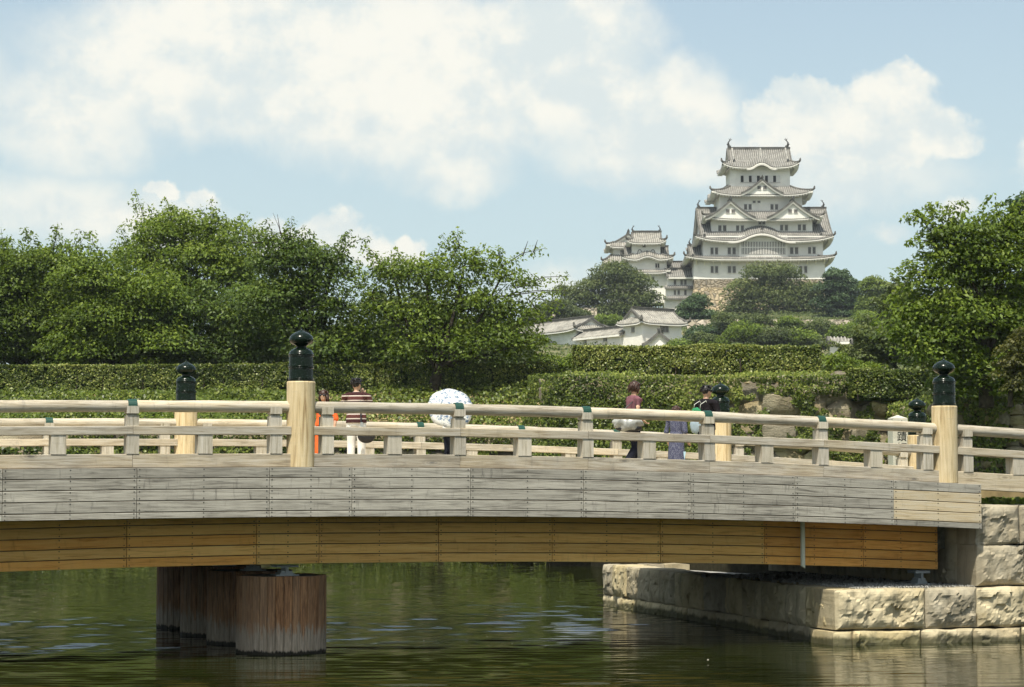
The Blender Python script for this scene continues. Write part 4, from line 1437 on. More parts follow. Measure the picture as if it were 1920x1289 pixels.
scatter_leaves('ivy', 'ivy patches on the shaded return wall behind the inscribed marker', 'ivy', P, np.tile(np.array([-1.0, -0.3, 0.2]), (n, 1)), 0.11, M['leaf_ivy'], 0.4 + r_.normal(0, 0.24, n), 89)
ivy_on_wall('ivy', 'added ivy curtain on the hidden far moat wall, for a green reflection in the water', -26, 2.8, 90.0, 0.25, 4.6, 0.12, 210, lambda x, z: 0.56 + 0 * x, 7, 0.17, 0.25)  # added mostly unseen, to turn the wall's reflection in the moat green
# ivy side of the middle wall's rounded left end and top edge
r_ = np.random.default_rng(91)
n = 16000
th = r_.uniform(math.pi * 0.5, math.pi * 1.5, n)
zz = r_.uniform(0.6, 7.3, n)
rad_ = 1.3 + 0.6 * fbm(th * 2, zz * 0.8, 4) + (7.3 - zz) * 0.12
P = np.stack([2.3 + np.cos(th) * rad_ * 1.0, 84.0 + np.sin(th - 0.4) * rad_ * 1.2, zz], 1)
Nn = np.stack([np.cos(th), np.sin(th) * 0.8 - 0.3, np.full(n, 0.2)], 1)
scatter_leaves('ivy', 'thick ivy rounding the left end of the boulder wall', 'ivy', P, Nn, 0.09, M['leaf_ivy'], 0.36 + r_.normal(0, 0.22, n), 92)

# weeds along the terrace edge
n = 4200
x = r_.uniform(2.0, 14.0, n)
k = fbm(x * 0.5, x * 0.0 + 3.0, 15, 3) + r_.normal(0, 0.05, n) < 0.56
x = x[k]
n = len(x)
P = np.stack([x, 83.0 + r_.uniform(0, 2.6, n), 7.12 + r_.uniform(0, 0.28, n)], 1)
scatter_leaves('weeds', 'low weeds along the sunlit terrace edge below the tall hedge', 'weeds', P, np.tile(np.array([0, -1.0, 0.3]), (n, 1)), 0.11, M['leaf_ivy'], 0.5 + r_.normal(0, 0.22, n), 97)
# ground ivy on the left bank
n = 46000
u, v = r_.uniform(0.3, 1.0, n), r_.uniform(-0.25, 1, n)
x = -60 + u * 63.5
vv_ = np.clip(v, 0, 1)
y = 90.6 + vv_ * 4.0 - np.where(v < 0, 0.35, 0)
z = 5.2 + 1.9 * vv_ ** 0.8 + np.where(v < 0, v * 3.0, 0)
f = fbm(x * 0.4, (vv_ * 4) * 0.9, 12, 4)
thr = np.interp(960 + F_PX * x / 92, [0, 200, 330, 520, 560, 640, 800, 900, 990, 1010, 1060], [0.55, 0.62, 0.72, 0.6, 0.5, 0.56, 0.72, 0.75, 0.55, 0.42, 0.5])
k = (f < thr - 0.14 * (vv_ > 0.8)) | (v < 0) & (f < 0.62)
x, y, z = x[k], y[k], z[k]
n = len(x)
P = np.stack([x, y, z + r_.uniform(0.02, 0.75, n) * fbm(x * 0.6, y * 0.6, 3)], 1)
scatter_leaves('ground_ivy', 'leafy ground cover on the bank below the long left hedge', 'ground cover', P, np.tile(np.array([0, -0.6, 0.7]), (n, 1)), 0.14, M['leaf_ivy'],
               0.36 + r_.normal(0, 0.22, n), 93)
# grass on the left bank
n = 9000
x = r_.uniform(-24, -9, n)
v = r_.uniform(0, 1, n)
P = np.stack([x, 90.6 + v * 4, 5.25 + 1.9 * v ** 0.8 + 0.1], 1)
scatter_leaves('grass_tufts', 'sunlit grass on the left bank below the hedge', 'grass', P, np.tile(np.array([0, -1.0, 0.2]), (n, 1)), 0.16, M['leaf_yellow'], 0.35 + r_.normal(0, 0.2, n), 94)
# tufts on top of the abutment wall
n = 2600
sv = r_.uniform(13.5, 18, n)
tv = r_.uniform(0.3, 1.6, n)
P = np.array([tuple(bw(a, b_, 2.58 + 0.12 * r_.random())) for a, b_ in zip(sv, tv)])
scatter_leaves('grass_tufts', 'bright grass growing on top of the stone abutment', 'grass', P, np.tile(np.array([0.2, -1.0, 0.1]), (n, 1)), 0.12, M['leaf_yellow'], 0.3 + r_.normal(0, 0.2, n), 95)
n = 1800
sv = r_.uniform(13.7, 18, n)
tv = r_.uniform(1.2, 2.4, n)
P = np.array([tuple(bw(a, b_, 2.6 + 0.35 * r_.random())) for a, b_ in zip(sv, tv)])
scatter_leaves('ground_ivy', 'low green ground cover behind the grass on the abutment', 'ground cover', P, np.tile(np.array([0.2, -1.0, 0.5]), (n, 1)), 0.12, M['leaf_ivy'], 0.4 + r_.normal(0, 0.2, n), 96)


def hedge(label, x0, x1, Y, z0, z1, depth, seed, dens=950, L=0.078, y_slope=0.0, tint=0.42):
    r_ = np.random.default_rng(seed)
    W, H = x1 - x0, z1 - z0
    t = thing('hedge', label, 'hedge', ((x0 + x1) / 2, Y + depth / 2, z0), 0)
    b_ = MB()
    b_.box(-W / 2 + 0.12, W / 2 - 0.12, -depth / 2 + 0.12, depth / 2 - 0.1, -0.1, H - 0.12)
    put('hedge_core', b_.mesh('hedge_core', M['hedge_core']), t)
    nf, nt, ns = int(W * H * dens), int(W * depth * dens * 0.8), int(depth * H * dens)
    xf = r_.uniform(-W / 2, W / 2, nf)
    zf = r_.uniform(0, H, nf)
    lump = (fbm(xf * 1.3, zf * 1.6, seed, 3) - 0.5) * 0.55
    Pf = np.stack([xf, -depth / 2 - lump * 0.6 + r_.uniform(-0.05, 0.12, nf), zf], 1)
    keep_ = fbm(xf * 2.6, zf * 2.6, seed + 4, 3) < 0.74 - 0.1 * (zf < 0.25 * H)
    Pf = Pf[keep_]
    xt = r_.uniform(-W / 2, W / 2, nt)
    yt = r_.uniform(-depth / 2, depth / 2, nt)
    Pt = np.stack([xt, yt, H - 0.05 + (fbm(xt * 0.9, yt * 0.9, seed + 2, 4) - 0.5) * 0.42 + r_.uniform(-.03, .05, nt)], 1)
    Ps = []
    Nv = [np.tile([0, -1.0, 0.1], (len(Pf), 1)), np.tile([0, -0.2, 1.0], (nt, 1))]
    for sx in (-1, 1):
        ys = r_.uniform(-depth / 2, depth / 2, ns)
        Ps.append(np.stack([np.full(ns, sx * W / 2) + r_.uniform(-.08, .04, ns), ys, r_.uniform(0, H, ns)], 1))
        Nv.append(np.tile([sx * 1.0, 0, 0.1], (ns, 1)))
    P = np.concatenate([Pf, Pt] + Ps)
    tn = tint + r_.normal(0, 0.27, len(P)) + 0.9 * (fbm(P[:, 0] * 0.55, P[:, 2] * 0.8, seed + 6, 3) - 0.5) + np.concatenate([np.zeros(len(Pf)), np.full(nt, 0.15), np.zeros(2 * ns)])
    o_ = scatter_leaves('foliage', '', '', P, np.concatenate(Nv), L, M['leaf_hedge'], tn, seed + 1, parent=t)
    # stems showing at the foot
    sb = MB()
    for i in range(int(W / 0.9)):
        xx = -W / 2 + 0.3 + i * 0.9 + r_.uniform(-.2, .2)
        sb.tube([(xx, -depth / 2 + 0.02, -0.1), (xx + r_.uniform(-.05, .05), -depth / 2 + 0.05, H * 0.6)], 0.025, 5, cap=False)
    put('stems', sb.mesh('stems', M['bark']), t, kind='stuff')
    return t


Yh = 94.3
hedge('long clipped hedge along the left bank below the cherry trees', -46, xw(700, Yh), Yh, 7.0, zw(684, Yh), 1.6, 301)
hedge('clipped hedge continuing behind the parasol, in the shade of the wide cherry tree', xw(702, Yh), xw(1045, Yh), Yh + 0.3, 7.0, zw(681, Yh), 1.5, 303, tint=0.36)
Yc = 86
hedge('tall clipped hedge on the terrace above the boulder wall, below the white turrets', xw(1078, Yc), xw(1540, Yc), Yc, 7.22, zw(648, Yc), 1.6, 305, tint=0.5)
Yr = 81.9
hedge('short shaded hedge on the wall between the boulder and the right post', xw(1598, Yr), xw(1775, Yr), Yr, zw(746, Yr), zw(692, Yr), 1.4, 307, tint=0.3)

# ------------------------------------------------------------------ the castle
M['plaster'] = plain('white_plaster', (0.8, 0.775, 0.7), 0.9, 0.1, vary=0.1, nscale=0.25)
M['plaster_shade'] = plain('shade_toned_plaster', (0.6, 0.58, 0.52), 0.9, 0.1, vary=0.06, nscale=0.5)  # darker copy of the plaster, shade under the eaves put into its colour
M['tile'] = plain('grey_roof_tile', (0.15, 0.145, 0.13), 0.75, 0.2, vary=0.25, nscale=0.6)
M['tile_rib'] = plain('plastered_tile_rows', (0.3, 0.29, 0.26), 0.8, 0.15, vary=0.25, nscale=0.9)
M['ridge'] = plain('ridge_tile', (0.12, 0.115, 0.1), 0.7, 0.2, vary=0.3, nscale=0.9)
M['ornament'] = plain('dark_roof_ornament', (0.055, 0.055, 0.05), 0.6, 0.3)
M['window_dark'] = plain('dark_window_panel', (0.014, 0.013, 0.012), 0.7, 0.2)  # closed panels, the dark inside of the windows put into their colour
M['window_bar'] = plain('plastered_window_bars', (0.5, 0.48, 0.44), 0.85, 0.1)
M['tile_low'] = plain('pale_turret_tile', (0.2, 0.19, 0.165), 0.8, 0.15, vary=0.25, nscale=0.9)
M['tile_low_rib'] = plain('pale_turret_tile_rows', (0.36, 0.345, 0.3), 0.8, 0.15, vary=0.25, nscale=0.9)


def rubble_mat(name, c1, c2, cj, scale, upper=None):
    m_, t, b = new_mat(name)
    c = t.n('ShaderNodeTexCoord')
    nz = t.noise(c.outputs['Object'], 0.6, 3, 0.5)
    vec = t.n('ShaderNodeVectorMath', {0: c.outputs['Object'], 1: nz.outputs['Color']}, operation='ADD').outputs[0]
    v = t.n('ShaderNodeTexVoronoi', {'Scale': scale}, feature='DISTANCE_TO_EDGE')
    t.t.links.new(vec, v.inputs['Vector'])
    v2 = t.n('ShaderNodeTexVoronoi', {'Scale': scale})
    t.t.links.new(vec, v2.inputs['Vector'])
    g = t.n('ShaderNodeSeparateColor', {0: v2.outputs['Color']})
    col = t.mix(g.outputs[0], c1, c2)
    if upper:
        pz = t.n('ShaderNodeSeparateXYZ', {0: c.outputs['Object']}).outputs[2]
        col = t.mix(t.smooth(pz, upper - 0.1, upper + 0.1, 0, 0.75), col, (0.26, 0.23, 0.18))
    col = t.mix(t.smooth(g.outputs[1], 0.8, 0.95, 0, 0.6), col, (0.16, 0.16, 0.14))
    col = t.mix(t.smooth(v.outputs['Distance'], 0.0, 0.06, 0.8, 0), col, cj)
    t.put(b.inputs['Base Color'], col)
    b.inputs['Roughness'].default_value = 0.95
    bump(t, b, t.smooth(v.outputs['Distance'], 0, 0.2), 1.0, 0.25)
    return m_


def interp(a, b_, k):
    return a + (b_ - a) * k


def kara(x, x0, W, A):
    """swell of an undulating gable along an eave"""
    u = abs(x - x0) / W
    if u >= 1:
        return 0.0
    return A * (0.5 + 0.5 * math.cos(math.pi * u)) ** 0.9 - 0.06 * A * math.sin(math.pi * u) * (u > 0.5)


def skirt_roof(parent, cx, cy, ez, ewx, ewy, tz, twx, twy, lift=1.1, bumpf=None, thick=0.34, pitch=0.47, rib=True, name='roof',
               tm=None, rm=None, rafters=True, curve=0.3):
    tm, rm = tm or M['tile'], rm or M['tile_rib']
    """hipped ring of roof from the eave rectangle up to the wall rectangle"""
    def S(side, x, b):
        if side in (0, 2):
            wx, dy = interp(ewx, twx, b), interp(ewy, twy, b)
        else:
            wx, dy = interp(ewy, twy, b), interp(ewx, twx, b)
        z = ez + (tz - ez) * ((1 - curve) * b + curve * b * b) + lift * min(1, abs(x) / wx) ** 5 * (1 - b) ** 1.6
        if bumpf and side in bumpf:
            z += kara(x, *bumpf[side])
        if side == 0:
            return (cx + x, cy - dy, z)
        if side == 2:
            return (cx - x, cy + dy, z)
        if side == 1:
            return (cx + dy, cy + x, z)
        return (cx - dy, cy - x, z)

    mb, rb, rf = MB(), MB(), MB()
    for side in range(4):
        e_, t_ = (ewx, twx) if side in (0, 2) else (ewy, twy)
        nu = 44 if (bumpf and side in bumpf) else 22
        top = lambda u, v, sd=side: S(sd, (2 * u - 1) * interp(e_, t_, v), v)
        mb.grid(top, nu, 5, 0)
        def drop(u, k, sd=side):
            p = S(sd, (2 * u - 1) * e_, 0)
            return (p[0], p[1], p[2] - k)
        mb.grid(lambda u, v, sd=side: drop(u, interp(thick, thick * 0.5, v), sd), nu, 1, 1)
        mb.grid(lambda u, v, sd=side: drop(u, thick * 0.5 * (1 - v), sd), nu, 1, 3)
        # soffit back to the wall line
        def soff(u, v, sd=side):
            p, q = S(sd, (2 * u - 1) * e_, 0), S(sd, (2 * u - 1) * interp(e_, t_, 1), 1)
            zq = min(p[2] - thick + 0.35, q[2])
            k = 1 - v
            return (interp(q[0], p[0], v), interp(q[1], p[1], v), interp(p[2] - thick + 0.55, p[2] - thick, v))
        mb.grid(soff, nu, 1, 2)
        if rib and side != 2:
            n_ = int(e_ / pitch)
            for i in range(-n_, n_ + 1):
                x = i * pitch
                bm = 1.0 if abs(x) <= t_ else max(0.02, (e_ - abs(x)) / max(1e-6, e_ - t_))
                steps = 4
                for k in range(steps):
                    b0, b1 = bm * k / steps, bm * (k + 1) / steps
                    p = [S(side, x - 0.11, b0), S(side, x + 0.11, b0), S(side, x + 0.11, b1), S(side, x - 0.11, b1)]
                    q = [S(side, x - 0.06, b0), S(side, x + 0.06, b0), S(side, x + 0.06, b1), S(side, x - 0.06, b1)]
                    q = [(a, b__, c_ + 0.15) for a, b__, c_ in q]
                    rb.add(p + q, [(4, 5, 6, 7), (0, 4, 7, 3), (1, 2, 6, 5), (0, 1, 5, 4)])
            if rafters:
                n_ = int(e_ / 0.62)
                for i in range(-n_, n_ + 1):
                    p = S(side, i * 0.62, 0)
                    q = S(side, i * 0.62, 0.25)
                    z0, z1 = p[2] - thick - 0.24, p[2] - thick + 0.02
                    ix, iy = (0.14, 0.0) if side == 0 else (0.0, 0.14)
                    dx, dy = (0, 0.9) if side == 0 else ((-0.9, 0) if side == 1 else (0.9, 0))
                    ax, ay = p[0] + dx * 0.12, p[1] + dy * 0.12
                    x_ = sorted((ax - ix, ax + ix, ax + dx - ix, ax + dx + ix))
                    y_ = sorted((ay - iy, ay + iy, ay + dy - iy, ay + dy + iy))
                    rf.box(x_[0], x_[-1], y_[0], y_[-1], z0, z1)
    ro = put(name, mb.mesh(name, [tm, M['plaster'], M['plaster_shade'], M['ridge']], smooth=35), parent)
    if rib:
        put('tile_rows', rb.mesh('tile_rows', rm), ro, kind='stuff')
    if rafters:
        put('rafter_ends', rf.mesh('rafter_ends', M['plaster']), ro, kind='stuff')
    # hip ridges with upturned ends
    for sx, side, sgn in ((-1, 0, -1), (1, 0, 1)):
        pts = []
        for k in range(7):
            b_ = k / 6
            p = S(0, sgn * interp(ewx, twx, b_), b_)
            pts.append((p[0], p[1], p[2] + 0.12))
        d = Vector(pts[0]) - Vector(pts[1])
        pts = [tuple(Vector(pts[0]) + d.normalized() * 0.35 + Vector((0, 0, 0.75))), tuple(Vector(pts[0]) + d.normalized() * 0.25 + Vector((0, 0, 0.2)))] + pts
        h_ = MB()
        h_.tube(pts, [0.12, 0.26] + [0.24] * 7, 6)
        put('hip_ridge', h_.mesh('hip_ridge', M['ridge']), ro)
    return ro


def gable(parent, org, rz, W, H, L, k=1.4, wall=True, board=0.75, thick=0.3, ribs=True, ridge=True, both=False, window=None, name='gable',
          tm=None, rm=None, pitch=0.47, flare=0.0, recess=0.7):
    """pitched roof: ridge along local +y from the gable front at y=0 to y=L; x across; origin at the ridge's front end"""
    tm, rm = tm or M['tile'], rm or M['tile_rib']
    def z(u):
        u = abs(u)
        return -H * (1 - (1 - u) ** k) - flare * 0 * u
    n_ = 10
    us = [i / n_ for i in range(-n_, n_ + 1)]
    mb = MB()
    top = [(u * W, 0, z(u)) for u in us] + [(u * W, L, z(u)) for u in us]
    q = len(us)
    mb.add(top, [(i, i + 1, q + i + 1, q + i) for i in range(q - 1)], 0)
    low = [(x, y, zz - thick) for x, y, zz in top]
    mb.add(low, [(q + i, q + i + 1, i + 1, i) for i in range(q - 1)], 2)
    for e in (0, q - 1):
        mb.add([top[e], top[q + e], low[q + e], low[e]], [(0, 1, 2, 3)], 1)
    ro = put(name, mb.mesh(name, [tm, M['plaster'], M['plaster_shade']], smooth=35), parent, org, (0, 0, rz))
    for end in ((0, 1) if both else (0,)):
        y0 = -0.12 if end == 0 else L - 0.1
        bb = MB()
        fr = [(u * W, z(u)) for u in us]
        # white barge board and tile rim along the gable edge
        for (dz0, dz1, ya, yb, mi) in ((-board - 0.05, -0.26, y0, y0 + 0.22, 0), (-0.26, 0.18, y0 - 0.12, y0 + 0.34, 1)):
            vs_ = []
            for x, zz in fr:
                vs_ += [(x, ya, zz + dz0), (x, yb, zz + dz0), (x, yb, zz + dz1), (x, ya, zz + dz1)]
            fs = []
            for i in range(q - 1):
                for c_ in range(4):
                    fs.append((4 * i + c_, 4 * i + (c_ + 1) % 4, 4 * i + 4 + (c_ + 1) % 4, 4 * i + 4 + c_))
            fs += [(0, 1, 2, 3), (4 * q - 4, 4 * q - 3, 4 * q - 2, 4 * q - 1)]
            bb.add(vs_, fs, mi)
        put('barge_board', bb.mesh('barge_board', [M['plaster_shade'], M['ridge']]), ro)
        if wall:
            wb = MB()
            yw = y0 + recess if end == 0 else y0 - recess + 0.2
            pts = [(u * W * 0.96, yw, z(u) - 0.2) for u in us]
            wb.add(pts + [(0, yw, -H - 0.3)], [(i, q, i + 1) for i in range(q - 1)])
            put('gable_wall', wb.mesh('gable_wall', M['plaster']), ro)
    if ribs:
        rb = MB()
        m_ = int(L / pitch)
        for i in range(m_ + 1):
            y = 0.25 + i * pitch
            if y > L:
                break
            for sg in (-1, 1):
                for j in range(5):
                    u0, u1 = j / 5, (j + 1) / 5
                    p = [(sg * u0 * W, y - .11, z(u0)), (sg * u0 * W, y + .11, z(u0)), (sg * u1 * W, y + .11, z(u1)), (sg * u1 * W, y - .11, z(u1))]
                    t_ = [(sg * u0 * W, y - .06, z(u0) + .15), (sg * u0 * W, y + .06, z(u0) + .15), (sg * u1 * W, y + .06, z(u1) + .15), (sg * u1 * W, y - .06, z(u1) + .15)]
                    rb.add(p + t_, [(4, 5, 6, 7), (0, 4, 7, 3), (1, 2, 6, 5), (3, 7, 6, 2)])
        put('tile_rows', rb.mesh('tile_rows', rm), ro, kind='stuff')
    if ridge:
        gb = MB()
        gb.box(-0.26, 0.26, -0.3, L, -0.05, 0.34)
        gb.box(-0.34, 0.34, -0.32, L, 0.34, 0.44)
        put('ridge', gb.mesh('ridge', M['ridge']), ro)
    return ro


def ornament(parent, p, s=0.5, name='ridge_end_tile'):
    b_ = MB()
    b_.add([(-s * .7, -.15, 0), (s * .7, -.15, 0), (s * .5, -.15, s * 1.0), (0, -.15, s * 1.7), (-s * .5, -.15, s * 1.0),
            (-s * .7, .15, 0), (s * .7, .15, 0), (s * .5, .15, s * 1.0), (0, .15, s * 1.7), (-s * .5, .15, s * 1.0)],
           [(0, 1, 2, 3, 4), (9, 8, 7, 6, 5)] + [(i, 5 + i, 5 + (i + 1) % 5, (i + 1) % 5) for i in range(5)])
    put(name, b_.mesh(name, M['ornament']), parent, p)


def fish(parent, p, s=1.0, flip=1):
    """curled dolphin-fish ridge ornament, tail in the air"""
    b_ = MB()
    path = [(0.25, 0, 0.0), (-0.05, 0, 0.25), (-0.22, 0, 0.6), (-0.2, 0, 1.0), (0.0, 0, 1.35), (0.25, 0, 1.6)]
    b_.tube([(x * flip * s, y, z * s) for x, y, z in path], [0.34 * s, 0.36 * s, 0.27 * s, 0.18 * s, 0.13 * s, 0.08 * s], 7)
    for dx, dz in ((0.45, 0.28), (0.1, 0.5), (-0.28, 0.38)):
        b_.tube([(0.15 * flip * s, 0, 1.5 * s), ((0.2 + dx) * flip * s, 0, (1.55 + dz) * s)], [0.1 * s, 0.03 * s], 5)
    b_.tube([(-0.3 * flip * s, 0, 0.5 * s), (-0.6 * flip * s, 0, 0.75 * s)], [0.12 * s, 0.03 * s], 5)
    put('fish_finial', b_.mesh('fish_finial', M['ornament']), parent, p)


_win = {}


def window(parent, x, y, z, w_, h_, bars=3, frame=False, dark=None):
    """barred window; x,z centre, y the wall face (front at -y)"""
    key = (round(w_, 2), round(h_, 2), bars)
    if key not in _win:
        a, b_ = MB(), MB()
        a.box(-w_ / 2, w_ / 2, -0.05, 0.1, -h_ / 2, h_ / 2)
        for i in range(bars):
            xx = -w_ / 2 + w_ * (i + 0.5 + 0.0) / bars
            bw_ = w_ / bars * 0.11
            b_.box(xx - bw_, xx + bw_, -0.14, -0.05, -h_ / 2, h_ / 2)
        b_.box(-w_ / 2 - 0.08, w_ / 2 + 0.08, -0.13, 0.05, h_ / 2, h_ / 2 + 0.1)
        b_.box(-w_ / 2 - 0.08, w_ / 2 + 0.08, -0.16, 0.05, -h_ / 2 - 0.1, -h_ / 2)
        _win[key] = (a.mesh('window', M['window_dark']), b_.mesh('bars', M['window_bar']))
    o_ = put('window', _win[key][0], parent, (x, y, z))
    put('bars', _win[key][1], o_)
    return o_


YK = 480.0
KC = Vector((xw(1425, YK), YK, zw(523, YK)))
keep = thing('castle_keep', 'tall white five-tiered castle keep with grey tiled gables on the hilltop', 'castle', KC)


def kl(px, py, d):
    return at(px, py, YK + d) - KC


# tiers: wall px left/right, bottom y, top y, depth offset of the front face, depth
TI = [(1303, 1545, 524, 484, 0.0, 24.0), (1319, 1543, 484, 450, 1.3, 21.4), (1334, 1523, 442, 410, 3.2, 17.6), (1349, 1504, 398, 365, 5.2, 13.6), (1369, 1481, 352, 312, 7.2, 9.6)]
walls = []
for i, (a, b_, y0, y1, d, dep) in enumerate(TI):
    p, q = kl(a, y0, d), kl(b_, y1, d)
    mb = MB()
    z0 = p.z - (0 if i == 0 else 1.5)
    fl = 0.35 if i == 0 else 0.0
    mb.hexa([(p.x - fl, d - fl, z0), (q.x + fl, d - fl, z0), (q.x + fl, d + dep, z0), (p.x - fl, d + dep, z0),
             (p.x, d, q.z), (q.x, d, q.z), (q.x, d + dep, q.z), (p.x, d + dep, q.z)])
    walls.append((p.x, q.x, d, dep, p.z, q.z))
    put('storey_wall', mb.mesh('storey_wall', M['plaster']), keep)

# roofs: eave px l/r, eave y, junction y
RO = [(1284, 1566, 485.5, 480.5), (1303, 1564, 451.5, 438), (1318, 1544, 411, 396.5), (1333.5, 1525, 365, 350)]
roofs = []
bumps = [None, {0: None}, None, None]
for i, (a, b_, ye, yj) in enumerate(RO):
    lo, hi = walls[i], walls[i + 1]
    ov = 2.2 if i < 2 else 2.0
    de = lo[2] - ov
    e0, e1 = kl(a, ye, de), kl(b_, ye, de)
    cx_ = (e0.x + e1.x) / 2
    ewx = (e1.x - e0.x) / 2
    cy_ = (lo[2] + lo[2] + lo[3]) / 2
    ewy = cy_ - de
    tz = kl(1425, yj, hi[2]).z
    twx = (hi[1] - hi[0]) / 2
    twy = cy_ - hi[2]
    bf = None
    if i == 1:
        bf = {0: (kl(1429, 440, de).x - cx_, 6.6, 1.75)}
    if i == 3:
        bf = {1: (0.0, 2.4, 1.0), 3: (0.0, 2.4, 1.0)}
    roofs.append(skirt_roof(keep, cx_, cy_, e0.z, ewx, ewy, tz, twx, twy, lift=[0.75, 1.2, 1.0, 1.05][i], bumpf=bf))
# white eave board of the big undulating gable, and the latticed bay below it
de = walls[1][2] - 2.2
mb = MB()
c_ = kl(1429, 454, de)
nn = 40
vs_ = []
for i in range(nn + 1):
    x = (2 * i / nn - 1) * 7.4
    z = kara(x, 0, 6.6, 1.75)
    for dy, dz in ((-0.05, -0.2), (0.35, -0.2), (0.35, 0.1), (-0.05, 0.1)):
        vs_.append((c_.x + x, de + dy - 0.1, kl(1425, 451.5, de).z + z + dz - 0.42))
mb.add(vs_, [(4 * i + a, 4 * i + (a + 1) % 4, 4 * i + 4 + (a + 1) % 4, 4 * i + 4 + a) for i in range(nn) for a in range(4)] + [(0, 1, 2, 3), (4 * nn, 4 * nn + 1, 4 * nn + 2, 4 * nn + 3)])
put('eave_board', mb.mesh('eave_board', M['plaster_shade'], smooth=40), keep)
# back wall under the swell
a, b_ = kl(1386, 482, 0.4), kl(1477, 446, 0.4)
mb = MB()
mb.box(a.x, b_.x, 0.55, 1.4, a.z, b_.z + 0.6)
bay = put('lattice_bay', mb.mesh('lattice_bay', M['plaster']), keep)
a, b_ = kl(1390, 477, 0.4), kl(1473, 453.5, 0.4)
mb = MB()
mb.box(a.x, b_.x, 0.49, 0.56, a.z, b_.z)
put('dark_panel', mb.mesh('dark_panel', M['window_dark']), bay)  # flat panel coloured as the dark behind the lattice
mb = MB()
nb_ = 28
for i in range(nb_ + 1):
    x = interp(a.x, b_.x, i / nb_)
    mb.box(x - 0.085, x + 0.085, 0.38, 0.5, a.z, b_.z)
zm = interp(a.z, b_.z, 0.55)
mb.box(a.x, b_.x, 0.36, 0.49, zm - 0.07, zm + 0.07)
put('lattice', mb.mesh('lattice', M['plaster']), bay, kind='stuff')

# big east-west roof across the middle of the keep
for (dpt, yr, x0, x1, Wd, y_e) in ((12.0, 392, 1306, 1547, 11.6, 443),):
    a, b_ = kl(x0, yr, dpt), kl(x1, yr, dpt)
    H_ = a.z - kl(1425, y_e, 0.6).z
    g = gable(keep, (b_.x, dpt, a.z), math.pi / 2, Wd, H_, b_.x - a.x, k=1.25, both=True, board=0.9, name='cross_roof')
    fish(keep, (a.x + 0.5, dpt, a.z + 0.4), 0.85, 1)
    fish(keep, (b_.x - 0.5, dpt, a.z + 0.4), 0.85, -1)
# triangular gables
for (pxp, pyp, d0, Wp, y_b, L_) in ((1370, 376, 0.9, 48, 408, 4.6), (1487, 376, 0.9, 50, 408, 4.6), (1429, 336, 2.9, 40, 362, 5.0)):
    p = kl(pxp, pyp, d0)
    W_ = Wp * (YK + d0) / F_PX
    H_ = p.z - kl(pxp, y_b, d0).z
    g = gable(keep, (p.x, d0, p.z), 0, W_, H_, L_, k=1.32, board=0.62, name='triangular_gable', recess=0.5)
    ornament(keep, (p.x, d0 - 0.3, p.z + 0.2), 0.42)
    for sx in (-0.62, 0.62):
        window(g, sx, 0.38, -H_ * 0.62, 0.78, 0.75, 3)

# top roof: hipped skirt and gabled crown
lo = walls[4]
de = lo[2] - 2.0
e0, e1 = kl(1354, 313.5, de), kl(1499, 313.5, de)
cx_, cy_ = (e0.x + e1.x) / 2, lo[2] + lo[3] / 2
ewx, ewy = (e1.x - e0.x) / 2, cy_ - de
zr = kl(1425, 280, cy_).z
x0, x1 = kl(1364, 280, cy_).x, kl(1479, 280, cy_).x
mid = e0.z + (zr - e0.z) * 0.36
skirt_roof(keep, cx_, cy_, e0.z, ewx, ewy, mid, (x1 - x0) / 2, ewy * 0.58, lift=1.15, bumpf={0: (0.2, 2.9, 1.1)}, name='top_roof', curve=0.1)
gable(keep, (x1, cy_, zr), math.pi / 2, ewy * 0.6, zr - mid + 0.05, x1 - x0, k=1.18, both=True, board=0.7, name='crown_roof', recess=0.4)
fish(keep, (x0 + 0.4, cy_, zr + 0.4), 1.05, 1)
fish(keep, (x1 - 0.4, cy_, zr + 0.4), 1.05, -1)
mb = MB()
nn = 24
vs_ = []
for i in range(nn + 1):
    x = (2 * i / nn - 1) * 3.3
    z = kara(x, 0, 2.9, 1.1)
    for dy, dz in ((-0.05, -0.3), (0.3, -0.3), (0.3, 0.1), (-0.05, 0.1)):
        vs_.append((cx_ + 0.2 + x, de + dy - 0.1, e0.z + z + dz - 0.42))
mb.add(vs_, [(4 * i + a, 4 * i + (a + 1) % 4, 4 * i + 4 + (a + 1) % 4, 4 * i + 4 + a) for i in range(nn) for a in range(4)] + [(0, 1, 2, 3), (4 * nn, 4 * nn + 1, 4 * nn + 2, 4 * nn + 3)])
put('eave_board', mb.mesh('eave_board', M['plaster_shade'], smooth=40), keep)
# descending ridges and their end tiles on the top roof
for px_ in (1372.5, 1425.5, 1472.5):
    x = kl(px_, 290, cy_).x
    y_lo = 304 if px_ != 1425.5 else 300
    a = kl(px_, 281, cy_ - 0.3)
    dd = ewy * 0.62 if px_ != 1425.5 else ewy * 0.5
    b_ = Vector((x, cy_ - dd, zr - (zr - mid) * (1.05 if px_ != 1425.5 else 0.9) + 0.2))
    mb = MB()
    m_ = (Vector((x, cy_ - 0.2, zr)) + b_) / 2 - Vector((0, 0, 0.12))
    mb.tube([(x, cy_ - 0.2, zr + 0.1), tuple(m_), tuple(b_)], 0.24, 6)
    put('descending_ridge', mb.mesh('descending_ridge', M['tile_rib']), keep)
    ornament(keep, (b_.x, b_.y - 0.3, b_.z - 0.3), 0.42)
for px_, py_, d_ in ((1429, 431, -0.6), (1321, 444, -0.6), (1540, 442, -0.6), (1299, 482, -1.6)):
    p = kl(px_, py_, d_)
    ornament(keep, p, 0.45)
